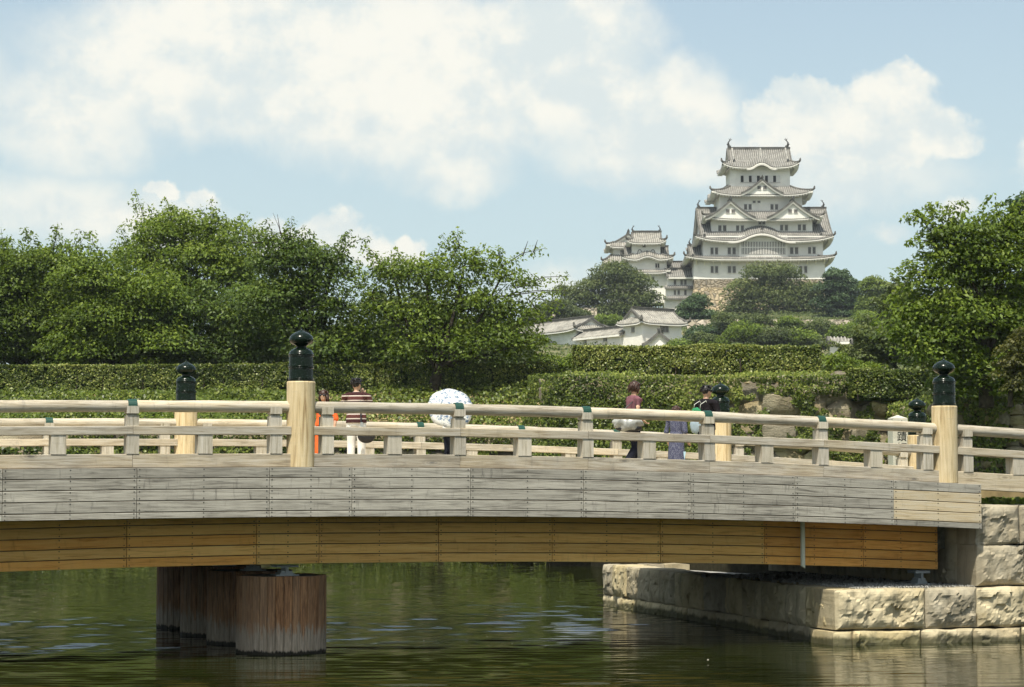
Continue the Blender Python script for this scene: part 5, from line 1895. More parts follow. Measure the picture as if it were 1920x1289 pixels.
# windows
for (x, yc_, d, w_, h_) in (
        [(1333.5 + k, 506, 0.0, 5, 12) for k in (1.5, 10)] + [(1366 + k, 506, 0.0, 5.5, 12) for k in (1.5, 10.5)] + [(1400 + k, 506, 0.0, 5.5, 12) for k in (1, 10)] +
        [(1500 + k, 506, 0.0, 5, 12) for k in (1, 10.5)] + [(1432 + k, 506, 0, 5.5, 12) for k in (1, 10)] + [(1466 + k, 506, 0, 5.5, 12) for k in (1, 10)] +
        [(1335 + k, 471, 1.3, 5.5, 12) for k in (0, 8.5)] + [(1367.5 + k, 471, 1.3, 6, 12) for k in (0, 9)] + [(1484.5 + k, 470.5, 1.3, 6, 12) for k in (0, 9)] + [(1518 + k, 470, 1.3, 5.5, 12) for k in (0, 8.5)] +
        [(1349.7 + k, 428.5, 3.2, 6, 10.5) for k in (0, 9)] + [(1383 + k, 428.5, 3.2, 5.5, 10) for k in (0, 9)] + [(1465.5 + k, 427.5, 3.2, 5.5, 10) for k in (0, 9)] + [(1499 + k, 427, 3.2, 6, 10.5) for k in (0, 9)] +
        [(1398 + k, 388.5, 5.2, 5.5, 9.5) for k in (0, 8.5)] + [(1447.5 + k, 388.5, 5.2, 5.5, 9.5) for k in (0, 8.5)] +
        [(1414 + k, 379, 5.2, 5, 3) for k in (0, 9)] + [(1425 + k, 418.5, 3.2, 5.5, 5) for k in (0, 7)]):
    p = kl(x, yc_, d)
    q = (YK + d) / F_PX
    window(keep, p.x, d - (0.34 if d == 0 else 0), p.z, w_ * q, h_ * q, 3)
# top storey: open windows with white shutters
M['shutter'] = plain('white_shutters', (0.7, 0.68, 0.63), 0.85, 0.1)
mb = MB()
q = (YK + 7.2) / F_PX
mb.box(-2.6 * q, 2.6 * q, -0.05, 0.2, -6.2 * q, 6.2 * q)
ow = mb.mesh('window', M['window_dark'])
mb = MB()
mb.box(3.4 * q, 10.6 * q, -0.12, 0.2, -6.4 * q, 6.4 * q)
sh = mb.mesh('shutter', M['shutter'])
for k in range(5):
    p = kl(1391.5 + 15.2 * k, 336, 7.2)
    o = put('window', ow, keep, (p.x, 7.2, p.z))
    put('shutter', sh, o)
a, b_ = kl(1388, 343, 7.2), kl(1463, 342.3, 7.2)
mb = MB()
mb.box(a.x, b_.x, 7.02, 7.3, a.z - 0.02, b_.z + 0.03)
put('window_sill', mb.mesh('window_sill', M['window_bar']), keep)
# brackets under the lowest eave
for k in range(16):
    p = kl(1305 + k * 16, 491, 0)
    mb = MB()
    mb.add([(-0.12, 0, -0.9), (0.12, 0, -0.9), (0.12, 0, 0.7), (-0.12, 0, 0.7), (-0.12, -1.5, 0.7), (0.12, -1.5, 0.7), (0.12, -1.5, 0.45), (-0.12, -1.5, 0.45)],
           [(0, 1, 2, 3), (3, 2, 5, 4), (4, 5, 6, 7), (7, 6, 1, 0), (0, 3, 4, 7), (1, 6, 5, 2)])
    put('bracket', mb.mesh('bracket', M['plaster']), keep, (p.x, 0, p.z))
# annex roof on the left shoulder
a, b_ = kl(1291, 462, 8), kl(1322, 462, 8)
gable(keep, (a.x, 8, a.z), -math.pi / 2, 6.4, a.z - kl(1300, 486, 1.6).z, b_.x - a.x, k=1.25, board=0.6, name='shoulder_roof')
fish(keep, (a.x + 0.3, 8, a.z + 0.4), 0.7, 1)

# stone base of the keep
a, b_ = kl(1302, 523.5, 0), kl(1546, 523.5, 0)
mb = MB()
D_ = 12.5
def base_pt(u, v):
    off_ = 3.4 * (1 - v) ** 1.7
    return off_
for lev in range(6):
    v0, v1 = lev / 6, (lev + 1) / 6
    o0, o1 = base_pt(0, v0), base_pt(0, v1)
    za, zb = -D_ * (1 - v0), -D_ * (1 - v1) - (0.05 if lev == 5 else 0)
    mb.hexa([(a.x - o0, -o0 - 0.3, za), (b_.x + o0, -o0 - 0.3, za), (b_.x + o0, 26 + o0, za), (a.x - o0, 26 + o0, za),
             (a.x - o1, -o1 - 0.3, zb), (b_.x + o1, -o1 - 0.3, zb), (b_.x + o1, 26 + o1, zb), (a.x - o1, 26 + o1, zb)])
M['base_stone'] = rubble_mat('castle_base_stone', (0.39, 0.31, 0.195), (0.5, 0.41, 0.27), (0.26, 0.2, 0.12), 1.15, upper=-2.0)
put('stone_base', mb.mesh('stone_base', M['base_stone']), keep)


# ---- the smaller keeps on the left
def mini_keep(name, label, d0, tiers, roofs_, top, bottom_y, gables=(), windows=(), group='smaller keeps beside the tall keep'):
    Y = YK + d0
    C = Vector((xw((tiers[0][0] + tiers[0][1]) / 2, Y), Y, zw(bottom_y, Y)))
    t = thing(name, label, 'castle', C, 0, group)
    pl = lambda px, py, d=0.0: at(px, py, Y + d) - C
    ws = []
    for (a, b_, y0, y1, d, dep) in tiers:
        p, q = pl(a, y0, d), pl(b_, y1, d)
        mb = MB()
        mb.box(p.x, q.x, d, d + dep, p.z - 1.0, q.z)
        put('storey_wall', mb.mesh('storey_wall', M['plaster']), t)
        ws.append((p.x, q.x, d, dep))
    for i, (a, b_, ye, yj, bp) in enumerate(roofs_):
        lo, hi = ws[i], ws[i + 1]
        de = lo[2] - 1.5
        e0, e1 = pl(a, ye, de), pl(b_, ye, de)
        cx_, cy_ = (e0.x + e1.x) / 2, lo[2] + lo[3] / 2
        skirt_roof(t, cx_, cy_, e0.z, (e1.x - e0.x) / 2, cy_ - de, pl(1200, yj, hi[2]).z, (hi[1] - hi[0]) / 2, cy_ - hi[2], lift=0.7, thick=0.34,
                   bumpf={0: (pl(bp[0], ye, de).x - cx_, bp[1], bp[2])} if bp else None, tm=M['tile_low'], rm=M['tile_low_rib'])
    lo = ws[-1]
    a, b_, ye, r0, r1, yr, along = top
    de = lo[2] - 1.4
    e0, e1 = pl(a, ye, de), pl(b_, ye, de)
    cx_, cy_ = (e0.x + e1.x) / 2, lo[2] + lo[3] / 2
    ewx, ewy = (e1.x - e0.x) / 2, cy_ - de
    zr = pl(1200, yr, cy_ if along else de).z
    mid = e0.z + (zr - e0.z) * 0.38
    if along:
        x0, x1 = pl(r0, yr, cy_).x, pl(r1, yr, cy_).x
        skirt_roof(t, cx_, cy_, e0.z, ewx, ewy, mid, (x1 - x0) / 2, ewy * 0.58, lift=0.8, thick=0.32, name='top_roof', curve=0.1, tm=M['tile_low'], rm=M['tile_low_rib'])
        gable(t, (x1, cy_, zr), math.pi / 2, ewy * 0.6, zr - mid + 0.05, x1 - x0, k=1.2, both=True, board=0.5, name='crown_roof', recess=0.3, tm=M['tile_low'], rm=M['tile_low_rib'])
        fish(t, (x0 + 0.2, cy_, zr + 0.3), 0.7, 1)
        fish(t, (x1 - 0.2, cy_, zr + 0.3), 0.7, -1)
    else:
        xr = pl(r0, yr, de).x
        skirt_roof(t, cx_, cy_, e0.z, ewx, ewy, mid, ewx * 0.66, ewy * 0.7, lift=0.8, thick=0.32, name='top_roof', curve=0.1, tm=M['tile_low'], rm=M['tile_low_rib'])
        gable(t, (cx_, cy_ - ewy * 0.72, zr), 0, ewx * 0.68, zr - mid + 0.05, ewy * 1.5, k=1.2, board=0.6, name='crown_roof', recess=0.5, tm=M['tile_low'], rm=M['tile_low_rib'])
        ornament(t, (cx_, cy_ - ewy * 0.75, zr + 0.3), 0.5)
    for (x0, x1, yr_, d, Wd, y_e) in gables:
        p, q = pl(x0, yr_, d), pl(x1, yr_, d)
        gable(t, (q.x, d, p.z), math.pi / 2, Wd, p.z - pl(1200, y_e, d - Wd).z, q.x - p.x, k=1.25, both=True, board=0.5, name='cross_roof')
    for (x, y_, d, w_, h_, bars) in windows:
        p = pl(x, y_, d)
        q = Y / F_PX
        window(t, p.x, d, p.z, w_ * q, h_ * q, bars)
    return t, pl


wk, wl = mini_keep('small_keep', 'white small keep of three tiers left of the tall keep, twin arched windows', 6.0,
                   [(1178, 1251, 560, 508, 0, 9.5), (1179, 1250, 512, 484, 0.6, 8.6), (1185, 1238, 482, 454, 1.6, 6.4)],
                   [(1168, 1258, 510.5, 506, None), (1166, 1263, 486, 477, (1215, 3.0, 0.75))],
                   (1175, 1249, 455.5, 1185, 1238, 436.5, True), 560,
                   gables=[(1171.5, 1251, 464, 4.8, 3.9, 482)],
                   windows=[(1223.5, 524, 0, 6, 7, 3), (1232.5, 498.5, 0.6, 7, 7.5, 1), (1207.5, 461.5, 1.6, 5.5, 5, 3)])
# arched windows with plaster surround
M['arch'] = plain('lacquered_window_rim', (0.12, 0.1, 0.08), 0.6)
for px_ in (1199.5, 1224):
    p = wl(px_, 472.5, 1.6)
    o_, i_ = MB(), MB()
    s_ = 0.119
    def arch(w0, w1, h_, y, mbx):
        pts = [(-w0 / 2, 0), (w0 / 2, 0), (w1 / 2, h_ * 0.62), (w1 * 0.3, h_ * 0.9), (0, h_), (-w1 * 0.3, h_ * 0.9), (-w1 / 2, h_ * 0.62)]
        vs_ = [(x * s_, y, z * s_) for x, z in pts] + [(x * s_, 0.1, z * s_) for x, z in pts]
        mbx.add(vs_, [tuple(range(7)), tuple(range(13, 6, -1))] + [(i, 7 + i, 7 + (i + 1) % 7, (i + 1) % 7) for i in range(7)])
    arch(10, 8, 9.5, -0.06, o_)
    arch(7.6, 5.8, 8, -0.11, i_)
    ob = put('arched_window', o_.mesh('arched_window', M['arch']), wk, (p.x, 1.6, p.z - 0.55))
    put('shutter', i_.mesh('shutter', M['plaster_shade']), ob)
ornament(wk, wl(1213, 474, 0.0), 0.35)

ik, il = mini_keep('small_keep', 'white small keep behind on the far left with its gable facing forward', 30.0,
                   [(1146, 1212, 560, 490, 0, 12), (1150, 1206, 495, 462, 1.2, 9.6)],
                   [(1129, 1222, 494, 478, None)], (1136, 1222, 463, 1178, 1178, 437, False), 560,
                   windows=[(1166, 474, 1.2, 6, 8, 2)])

# corridor turret between the keeps
Y = YK + 3.0
C = Vector((xw(1277, Y), Y, zw(585, Y)))
cor = thing('corridor_turret', 'white corridor turret with barred windows linking the small and tall keeps', 'turret', C)
pl = lambda px, py, d=0.0: at(px, py, Y + d) - C
for (a, b_, y0, y1, d, dep) in ((1247, 1301, 588, 559, 0, 8), (1249, 1301, 562, 539, 0.4, 7.2), (1251, 1303, 541, 518, 0.9, 6.2)):
    p, q = pl(a, y0, d), pl(b_, y1, d)
    mb = MB()
    mb.box(p.x, q.x, d, d + dep, p.z, q.z)
    put('storey_wall', mb.mesh('storey_wall', M['plaster']), cor)
for (a, b_, ye, yj, d0, d1) in ((1244, 1303, 559.5, 556, -0.9, 0.4), (1247, 1303, 539.5, 536.5, -0.5, 0.9)):
    p, q = pl(a, ye, d0), pl(b_, ye, d0)
    z1 = pl(1270, yj, d1).z
    mb, rb = MB(), MB()
    mb.hexa([(p.x, d0, p.z - .3), (q.x, d0, p.z - .3), (q.x, d1 + .1, p.z - .25), (p.x, d1 + .1, p.z - .25), (p.x, d0, p.z), (q.x, d0, p.z), (q.x, d1 + .1, z1), (p.x, d1 + .1, z1)])
    ro = put('pent_roof', mb.mesh('pent_roof', M['tile']), cor)
    for i in range(int((q.x - p.x) / 0.47)):
        x = p.x + 0.2 + i * 0.47
        rb.hexa([(x, d0 - .02, p.z - .05), (x + .2, d0 - .02, p.z - .05), (x + .2, d1 + .05, z1), (x, d1 + .05, z1), (x, d0 - .02, p.z + .16), (x + .2, d0 - .02, p.z + .16), (x + .2, d1 + .05, z1 + .16), (x, d1 + .05, z1 + .16)])
    put('tile_rows', rb.mesh('tile_rows', M['tile_rib']), ro, kind='stuff')
a, b_ = pl(1249, 506, 4), pl(1306, 506, 4)
gable(cor, (b_.x, 4, a.z), math.pi / 2, 4.6, a.z - pl(1270, 520.5, -0.6).z, b_.x - a.x, k=1.2, board=0.4, name='roof', both=True)
a, b_ = pl(1252, 493, 12), pl(1290, 493, 12)
gable(cor, (b_.x, 12, a.z), math.pi / 2, 4.6, 1.6, b_.x - a.x, k=1.2, board=0.4, name='rear_roof', both=True)
for (x, y_, d) in [(1265.5, 530, 0.9), (1278, 530, 0.9), (1285, 530, 0.9), (1265.5, 549, 0.4), (1272.5, 549, 0.4), (1285, 549, 0.4)]:
    p = pl(x, y_, d)
    window(cor, p.x, d, p.z, 0.5, 0.98, 2)


# ---- white turrets lower on the slope, Y about 330; frame e1 to the right and back, e2 to the left and back
YA = 330.0
A0 = Vector((xw(1205, YA), YA, 0))
TH = R(33)


def turret(name, label, a0, a1, b0, b1, z_low, z_eave, z_ridge, ridge_along, windows=(), hip=True, ov=0.75, band=None):
    """box a0..a1 along e1, b0..b1 along e2"""
    t = thing(name, label, 'turret', (A0.x, A0.y, 0), TH, 'white turrets on the slope')
    mb = MB()
    mb.box(a0, a1, b0, b1, z_low - 4, z_eave + 0.3)
    put('wall', mb.mesh('wall', M['plaster']), t)
    if band:
        mb = MB()
        mb.box(a0 - 0.08, a1 + 0.08, b0 - 0.08, b1 + 0.08, z_low - 3.9, band)
        put('sunlit_strip', mb.mesh('sunlit_strip', M['plaster']), t)  # added proud band, shaped as the sunlit wall strip below the eave shadow
    ca, cb, ha, hb = (a0 + a1) / 2, (b0 + b1) / 2, (a1 - a0) / 2, (b1 - b0) / 2
    mid = z_eave + (z_ridge - z_eave) * 0.42
    kw = dict(tm=M['tile_low'], rm=M['tile_low_rib'])
    if ridge_along == 'a':
        if hip:
            skirt_roof(t, ca, cb, z_eave, ha + ov, hb + ov, mid, ha + 0.1, (hb + ov) * 0.58, lift=0.35, thick=0.3, pitch=0.42, curve=0.1, rafters=False, **kw)
            gable(t, (ca + ha + 0.1, cb, z_ridge), math.pi / 2, (hb + ov) * 0.6, z_ridge - mid + 0.04, 2 * ha + 0.2, k=1.15, both=True, board=0.35, pitch=0.42, name='crown_roof', recess=0.2, **kw)
        else:
            gable(t, (ca + ha + 0.3, cb, z_ridge), math.pi / 2, hb + ov, z_ridge - z_eave, 2 * ha + 0.6, k=1.1, both=True, board=0.3, pitch=0.42, name='roof', recess=0.3, **kw)
    else:
        if hip:
            skirt_roof(t, ca, cb, z_eave, ha + ov, hb + ov, mid, (ha + ov) * 0.58, hb + 0.1, lift=0.35, thick=0.3, pitch=0.42, curve=0.1, rafters=False, **kw)
            gable(t, (ca, cb - hb - 0.1, z_ridge), 0, (ha + ov) * 0.6, z_ridge - mid + 0.04, 2 * hb + 0.2, k=1.15, both=True, board=0.35, pitch=0.42, name='crown_roof', recess=0.2, **kw)
        else:
            gable(t, (ca, cb - hb - 0.3, z_ridge), 0, ha + ov, z_ridge - z_eave, 2 * hb + 0.6, k=1.1, both=True, board=0.3, pitch=0.42, name='roof', recess=0.3, **kw)
    for (side, pos, z, w_, h_, bars) in windows:
        if side == 'f':
            window(t, pos, b0, z, w_, h_, bars)
        else:
            o_ = window(t, a0, pos, z, w_, h_, bars)
            o_.location = (a0, pos, z)
            o_.rotation_euler = (0, 0, -math.pi / 2)
    return t


z1 = zw(604, 329)
turret('corner_turret', 'white corner turret with hipped grey roof, nearest of the turrets above the tall hedge', 0, 7.5, 0, 5.0, 25.0, zw(605, 329), zw(582.5, 334), 'a',
       [('f', 4.2, zw(617, 332), 1.6, 0.95, 6), ('l', 2.4, zw(618, 331), 0.75, 0.7, 3)], band=zw(625, 330))
turret('linking_turret', 'low white roofed wall linking the corner turret with the left turret', -0.3, 2.6, 5.06, 17.3, 24.0, zw(630, 337), zw(618, 339), 'b',
       [('l', 9.3, zw(637, 338), 1.0, 0.6, 3), ('l', 14.8, zw(642, 342), 0.9, 0.6, 3)], hip=False, ov=0.5)
turret('long_turret', 'long white turret with pale tiled roof at the left, partly behind the cherry shoots', 0.2, 6.0, 17.9, 34, 24.4, zw(622, 348), 30.1, 'b',
       [('l', 24.5, zw(647, 353), 0.6, 0.65, 2), ('l', 25.6, zw(647, 353), 0.6, 0.65, 2)], ov=0.9, band=zw(651, 350))
# stone footing of the long turret
M['foot_stone'] = rubble_mat('turret_footing_stone', (0.45, 0.37, 0.24), (0.55, 0.48, 0.34), (0.16, 0.13, 0.08), 1.3)
mb = MB()
mb.box(-0.5, 7.0, 17.4, 40, 14, zw(666, 350))
mb.box(-0.9, 9, -1.5, 17.4, 14, 24.2)
thing('turret_footing', 'tan stone footing under the white turrets on the slope', 'wall', (A0.x, A0.y, 0), TH, me=mb.mesh('turret_footing', M['foot_stone']))
# small gate gable in front of the corner turret
Yg = 322
p = at(1236, 622, Yg)
gt = thing('gate_roof', 'small gate roof with a curved gable in front of the corner turret', 'gate', (p.x, p.y, 0), R(-8))
gable(gt, (0, 0, p.z), 0, 2.6, 1.95, 5, k=1.35, board=0.4, tm=M['tile_low'], rm=M['tile_low_rib'], name='roof', recess=0.35)
ornament(gt, (0, -0.3, p.z + 0.1), 0.22)
mb = MB()
mb.box(-2.0, 2.0, 0.5, 4.6, p.z - 6, p.z - 1.7)
put('wall', mb.mesh('wall', M['plaster']), gt)
# short white wall with tile coping on the right
Yw = 290
a, b_ = at(1557, 640, Yw), at(1592, 640, Yw)
wt = thing('roofed_wall', 'short white wall with tiled coping below the dark pine on the right', 'wall', (a.x, Yw, 0))
mb = MB()
mb.box(0, b_.x - a.x, 0, 0.6, zw(668, Yw), zw(643, Yw))
put('wall', mb.mesh('wall', M['plaster']), wt)
gable(wt, (b_.x - a.x + 0.2, 0.3, zw(633, Yw)), math.pi / 2, 0.95, zw(633, Yw) - zw(642, Yw), b_.x - a.x + 0.4, k=1.1, both=True, board=0.1, tm=M['tile_low'], rm=M['tile_low_rib'], name='coping', wall=False, ridge=False)
# hillside terrace walls showing between the trees
M['hill_stone'] = rubble_mat('hillside_wall_stone', (0.36, 0.31, 0.23), (0.48, 0.42, 0.33), (0.1, 0.09, 0.06), 0.9)
for (x0, x1, y0, y1, Yw, lb) in ((1290, 1640, 650, 598, 372, 'pinkish stone terrace wall on the slope behind the shrubs'),
                                 (985, 1120, 640, 576, 415, 'pale stone terrace wall on the slope at the left below the broad evergreen')):
    a, b_ = at(x0, y0, Yw), at(x1, y1, Yw)
    mb = MB()
    mb.hexa([(a.x, Yw, a.z - 3), (b_.x, Yw, a.z - 3), (b_.x, Yw + 8, a.z - 3), (a.x, Yw + 8, a.z - 3), (a.x, Yw + 2, b_.z), (b_.x, Yw + 2, b_.z), (b_.x, Yw + 8, b_.z), (a.x, Yw + 8, b_.z)])
    thing('terrace_wall', lb, 'wall', me=mb.mesh('terrace_wall', M['hill_stone']))

# ------------------------------------------------------------------ inscribed stone pillar beyond the bridge
M['monument'] = stone('monument_granite', (0.5, 0.48, 0.4), (0.56, 0.54, 0.46), (0.42, 0.4, 0.33), 6.0, 0.4, 0.05, (0.15, 0.14, 0.12), 0.5, 0.01)
M['ink'] = plain('black_inscription', (0.02, 0.02, 0.018), 0.8)
Ym = 56.0
p = at(1683, 785, Ym)
mon = thing('stone_marker', 'square pale stone marker post with vertical black inscription beyond the railing', 'marker', (p.x, Ym, 2.56), R(9))
mb = MB()
wm, hm = 0.2, p.z - 2.56
mb.add([(-wm, -wm, 0), (wm, -wm, 0), (wm, wm, 0), (-wm, wm, 0), (-wm, -wm, hm), (wm, -wm, hm), (wm, wm, hm), (-wm, wm, hm), (0, 0, hm + 0.09)],
       [(3, 2, 1, 0), (0, 1, 5, 4), (1, 2, 6, 5), (2, 3, 7, 6), (3, 0, 4, 7), (4, 5, 8), (5, 6, 8), (6, 7, 8), (7, 4, 8)])
put('pillar', mb.mesh('pillar', M['monument']), mon)
mb = MB()
mb.box(-0.34, 0.34, -0.34, 0.34, -0.1, 0.14)
put('plinth', mb.mesh('plinth', M['monument']), mon)
for k, ch in enumerate('史蹟姫路城'):
    cu = bpy.data.curves.new('inscription', 'FONT')
    cu.body = ch
    cu.size = 0.27
    cu.extrude = 0.002
    cu.align_x = 'CENTER'
    cu.align_y = 'CENTER'
    tmp = bpy.data.objects.new('tmp', cu)
    COL.objects.link(tmp)
    bpy.context.view_layer.update()
    me = bpy.data.meshes.new_from_object(tmp.evaluated_get(bpy.context.evaluated_depsgraph_get()))
    bpy.data.objects.remove(tmp)
    me.materials.clear()
    me.materials.append(M['ink'])
    put('inscription', me, mon, (0.04, -wm - 0.003, hm - 0.20 - 0.285 * k), (math.pi / 2, 0, 0))


# ------------------------------------------------------------------ people on the bridge
M['skin'] = plain('skin', (0.5, 0.31, 0.2), 0.55, 0.3)
M['hair_black'] = plain('black_hair', (0.012, 0.01, 0.009), 0.45, 0.4)
M['hair_brown'] = plain('brown_hair', (0.045, 0.02, 0.012), 0.45, 0.4)
M['white_cloth'] = plain('white_trousers_cloth', (0.75, 0.73, 0.68), 0.9, 0.1, vary=0.06)
M['navy'] = plain('dark_navy_cloth', (0.012, 0.014, 0.022), 0.9, 0.1)
M['black_cloth'] = plain('black_tshirt_cloth', (0.014, 0.012, 0.014), 0.9, 0.1)
M['purple'] = plain('plum_shirt_cloth', (0.17, 0.075, 0.09), 0.85, 0.15, vary=0.15)
M['orange'] = plain('orange_cloth', (0.75, 0.13, 0.03), 0.8, 0.15, vary=0.15)
M['shoe'] = plain('shoe_leather', (0.02, 0.018, 0.016), 0.5, 0.3)
M['lens'] = plain('sunglass_lens', (0.008, 0.008, 0.009), 0.15, 0.6)
M['silver_bag'] = plain('silver_grey_nylon', (0.3, 0.31, 0.29), 0.38, 0.5, vary=0.3, nscale=9)
M['black_bag'] = plain('black_bag_leather', (0.014, 0.014, 0.016), 0.4, 0.4)
M['green_cloth'] = plain('green_bag_cloth', (0.03, 0.2, 0.09), 0.8, 0.15)
M['pale_blue'] = plain('pale_blue_bag_cloth', (0.3, 0.38, 0.43), 0.8, 0.15, vary=0.12, nscale=12)
M['paper'] = plain('blue_white_paper', (0.42, 0.62, 0.75), 0.7, 0.2)


def stripe_mat():
    m_, t, b = new_mat('striped_knit')
    c = t.n('ShaderNodeTexCoord')
    z = t.n('ShaderNodeSeparateXYZ', {0: c.outputs['Object']}).outputs[2]
    f = t.m('FRACT', t.m('MULTIPLY', z, 11.5))
    white = t.m('GREATER_THAN', f, 0.78)
    col = t.mix(white, t.mix(t.m('GREATER_THAN', t.m('FRACT', t.m('MULTIPLY', z, 5.75)), 0.5), (0.045, 0.016, 0.016), (0.1, 0.035, 0.03)), (0.6, 0.52, 0.45))
    t.put(b.inputs['Base Color'], col)
    b.inputs['Roughness'].default_value = 0.9
    return m_


def dots_mat(name, base, dot, scale, size):
    m_, t, b = new_mat(name)
    c = t.n('ShaderNodeTexCoord')
    v = t.n('ShaderNodeTexVoronoi', {'Scale': scale, 'Randomness': 0.5})
    t.t.links.new(c.outputs['Object'], v.inputs['Vector'])
    t.put(b.inputs['Base Color'], t.mix(t.smooth(v.outputs['Distance'], size, size + 0.08, 1, 0), base, dot))
    b.inputs['Roughness'].default_value = 0.85
    return m_


M['stripes'] = stripe_mat()
M['dots'] = dots_mat('dotted_navy_cotton', (0.05, 0.055, 0.1), (0.3, 0.31, 0.36), 62, 0.26)


def floral_mat():
    m_, t, b = new_mat('floral_parasol_cloth')
    c = t.n('ShaderNodeTexCoord')
    n1 = t.noise(c.outputs['Object'], 26, 4, 0.6, 1.0)
    n2 = t.noise(c.outputs['Object'], 38, 3, 0.6)
    v = t.n('ShaderNodeTexVoronoi', {'Scale': 11.0})
    t.t.links.new(c.outputs['Object'], v.inputs['Vector'])
    f = t.m('MULTIPLY', t.smooth(n1.outputs[0], 0.44, 0.54), t.smooth(v.outputs['Distance'], 0.4, 0.6, 1, 0))
    col = t.mix(f, (0.78, 0.8, 0.78), (0.13, 0.22, 0.36))
    col = t.mix(t.m('MULTIPLY', t.smooth(n2.outputs[0], 0.6, 0.66), 0.6), col, (0.3, 0.38, 0.3))
    t.put(b.inputs['Base Color'], col)
    b.inputs['Roughness'].default_value = 0.7
    tr = t.n('ShaderNodeBsdfTranslucent', {'Color': col})
    mx = t.n('ShaderNodeMixShader', {0: 0.3, 1: b.outputs[0], 2: tr.outputs[0]})
    o_ = [n_ for n_ in t.t.nodes if n_.type == 'OUTPUT_MATERIAL'][0]
    t.t.links.new(mx.outputs[0], o_.inputs[0])
    return m_


M['floral'] = floral_mat()


def merged(name, mb_, mat, parent, voxel):
    """closed tubes fused into one continuous surface"""
    o_ = put(name, mb_.mesh(name, mat, smooth='all'), parent)
    md = o_.modifiers.new('fuse', 'REMESH')
    md.mode = 'VOXEL'
    md.voxel_size = voxel
    md.use_smooth_shade = True
    sm = o_.modifiers.new('soften', 'SMOOTH')
    sm.factor = 0.5
    sm.iterations = 2
    return o_


def limb(mb_, pts, rad, n=12):
    mb_.tube(pts, rad, n)
    for p, r in ((pts[0], rad[0]), (pts[-1], rad[-1])):
        mb_.ball(p, r, 10, 7)


def hand(mb_, wrist, elbow, curl=0.5, k=1.0):
    wv, ev = Vector(wrist), Vector(elbow)
    d = (wv - ev).normalized()
    side = d.cross(Vector((0, 1, 0)))
    if side.length < 0.2:
        side = d.cross(Vector((1, 0, 0)))
    side.normalize()
    nrm = side.cross(d).normalized()
    mb_.tube([wv - d * 0.02, wv + d * 0.045 * k, wv + d * 0.09 * k], [0.026 * k, (0.040 * k, 0.017 * k), (0.038 * k, 0.015 * k)], 10, ref=tuple(nrm))
    for i, ln in enumerate((0.062, 0.075, 0.07, 0.055)):
        b_ = wv + d * 0.085 * k + side * (i - 1.5) * 0.0205 * k
        m_ = b_ + (d * (1 - 0.4 * curl) + nrm * 0.55 * curl).normalized() * ln * 0.5 * k
        e = m_ + (d * (1 - 0.9 * curl) + nrm * 1.2 * curl).normalized() * ln * 0.5 * k
        limb(mb_, [b_, m_, e], [0.0095 * k, 0.009 * k, 0.0075 * k], 7)
    b_ = wv + d * 0.025 * k - side * 0.03 * k
    limb(mb_, [b_, b_ + (d * 0.6 - side * 0.7 + nrm * 0.3).normalized() * 0.035 * k, b_ + (d * 0.9 - side * 0.5 + nrm * 0.5).normalized() * 0.062 * k], [0.012 * k, 0.0105 * k, 0.008 * k], 7)


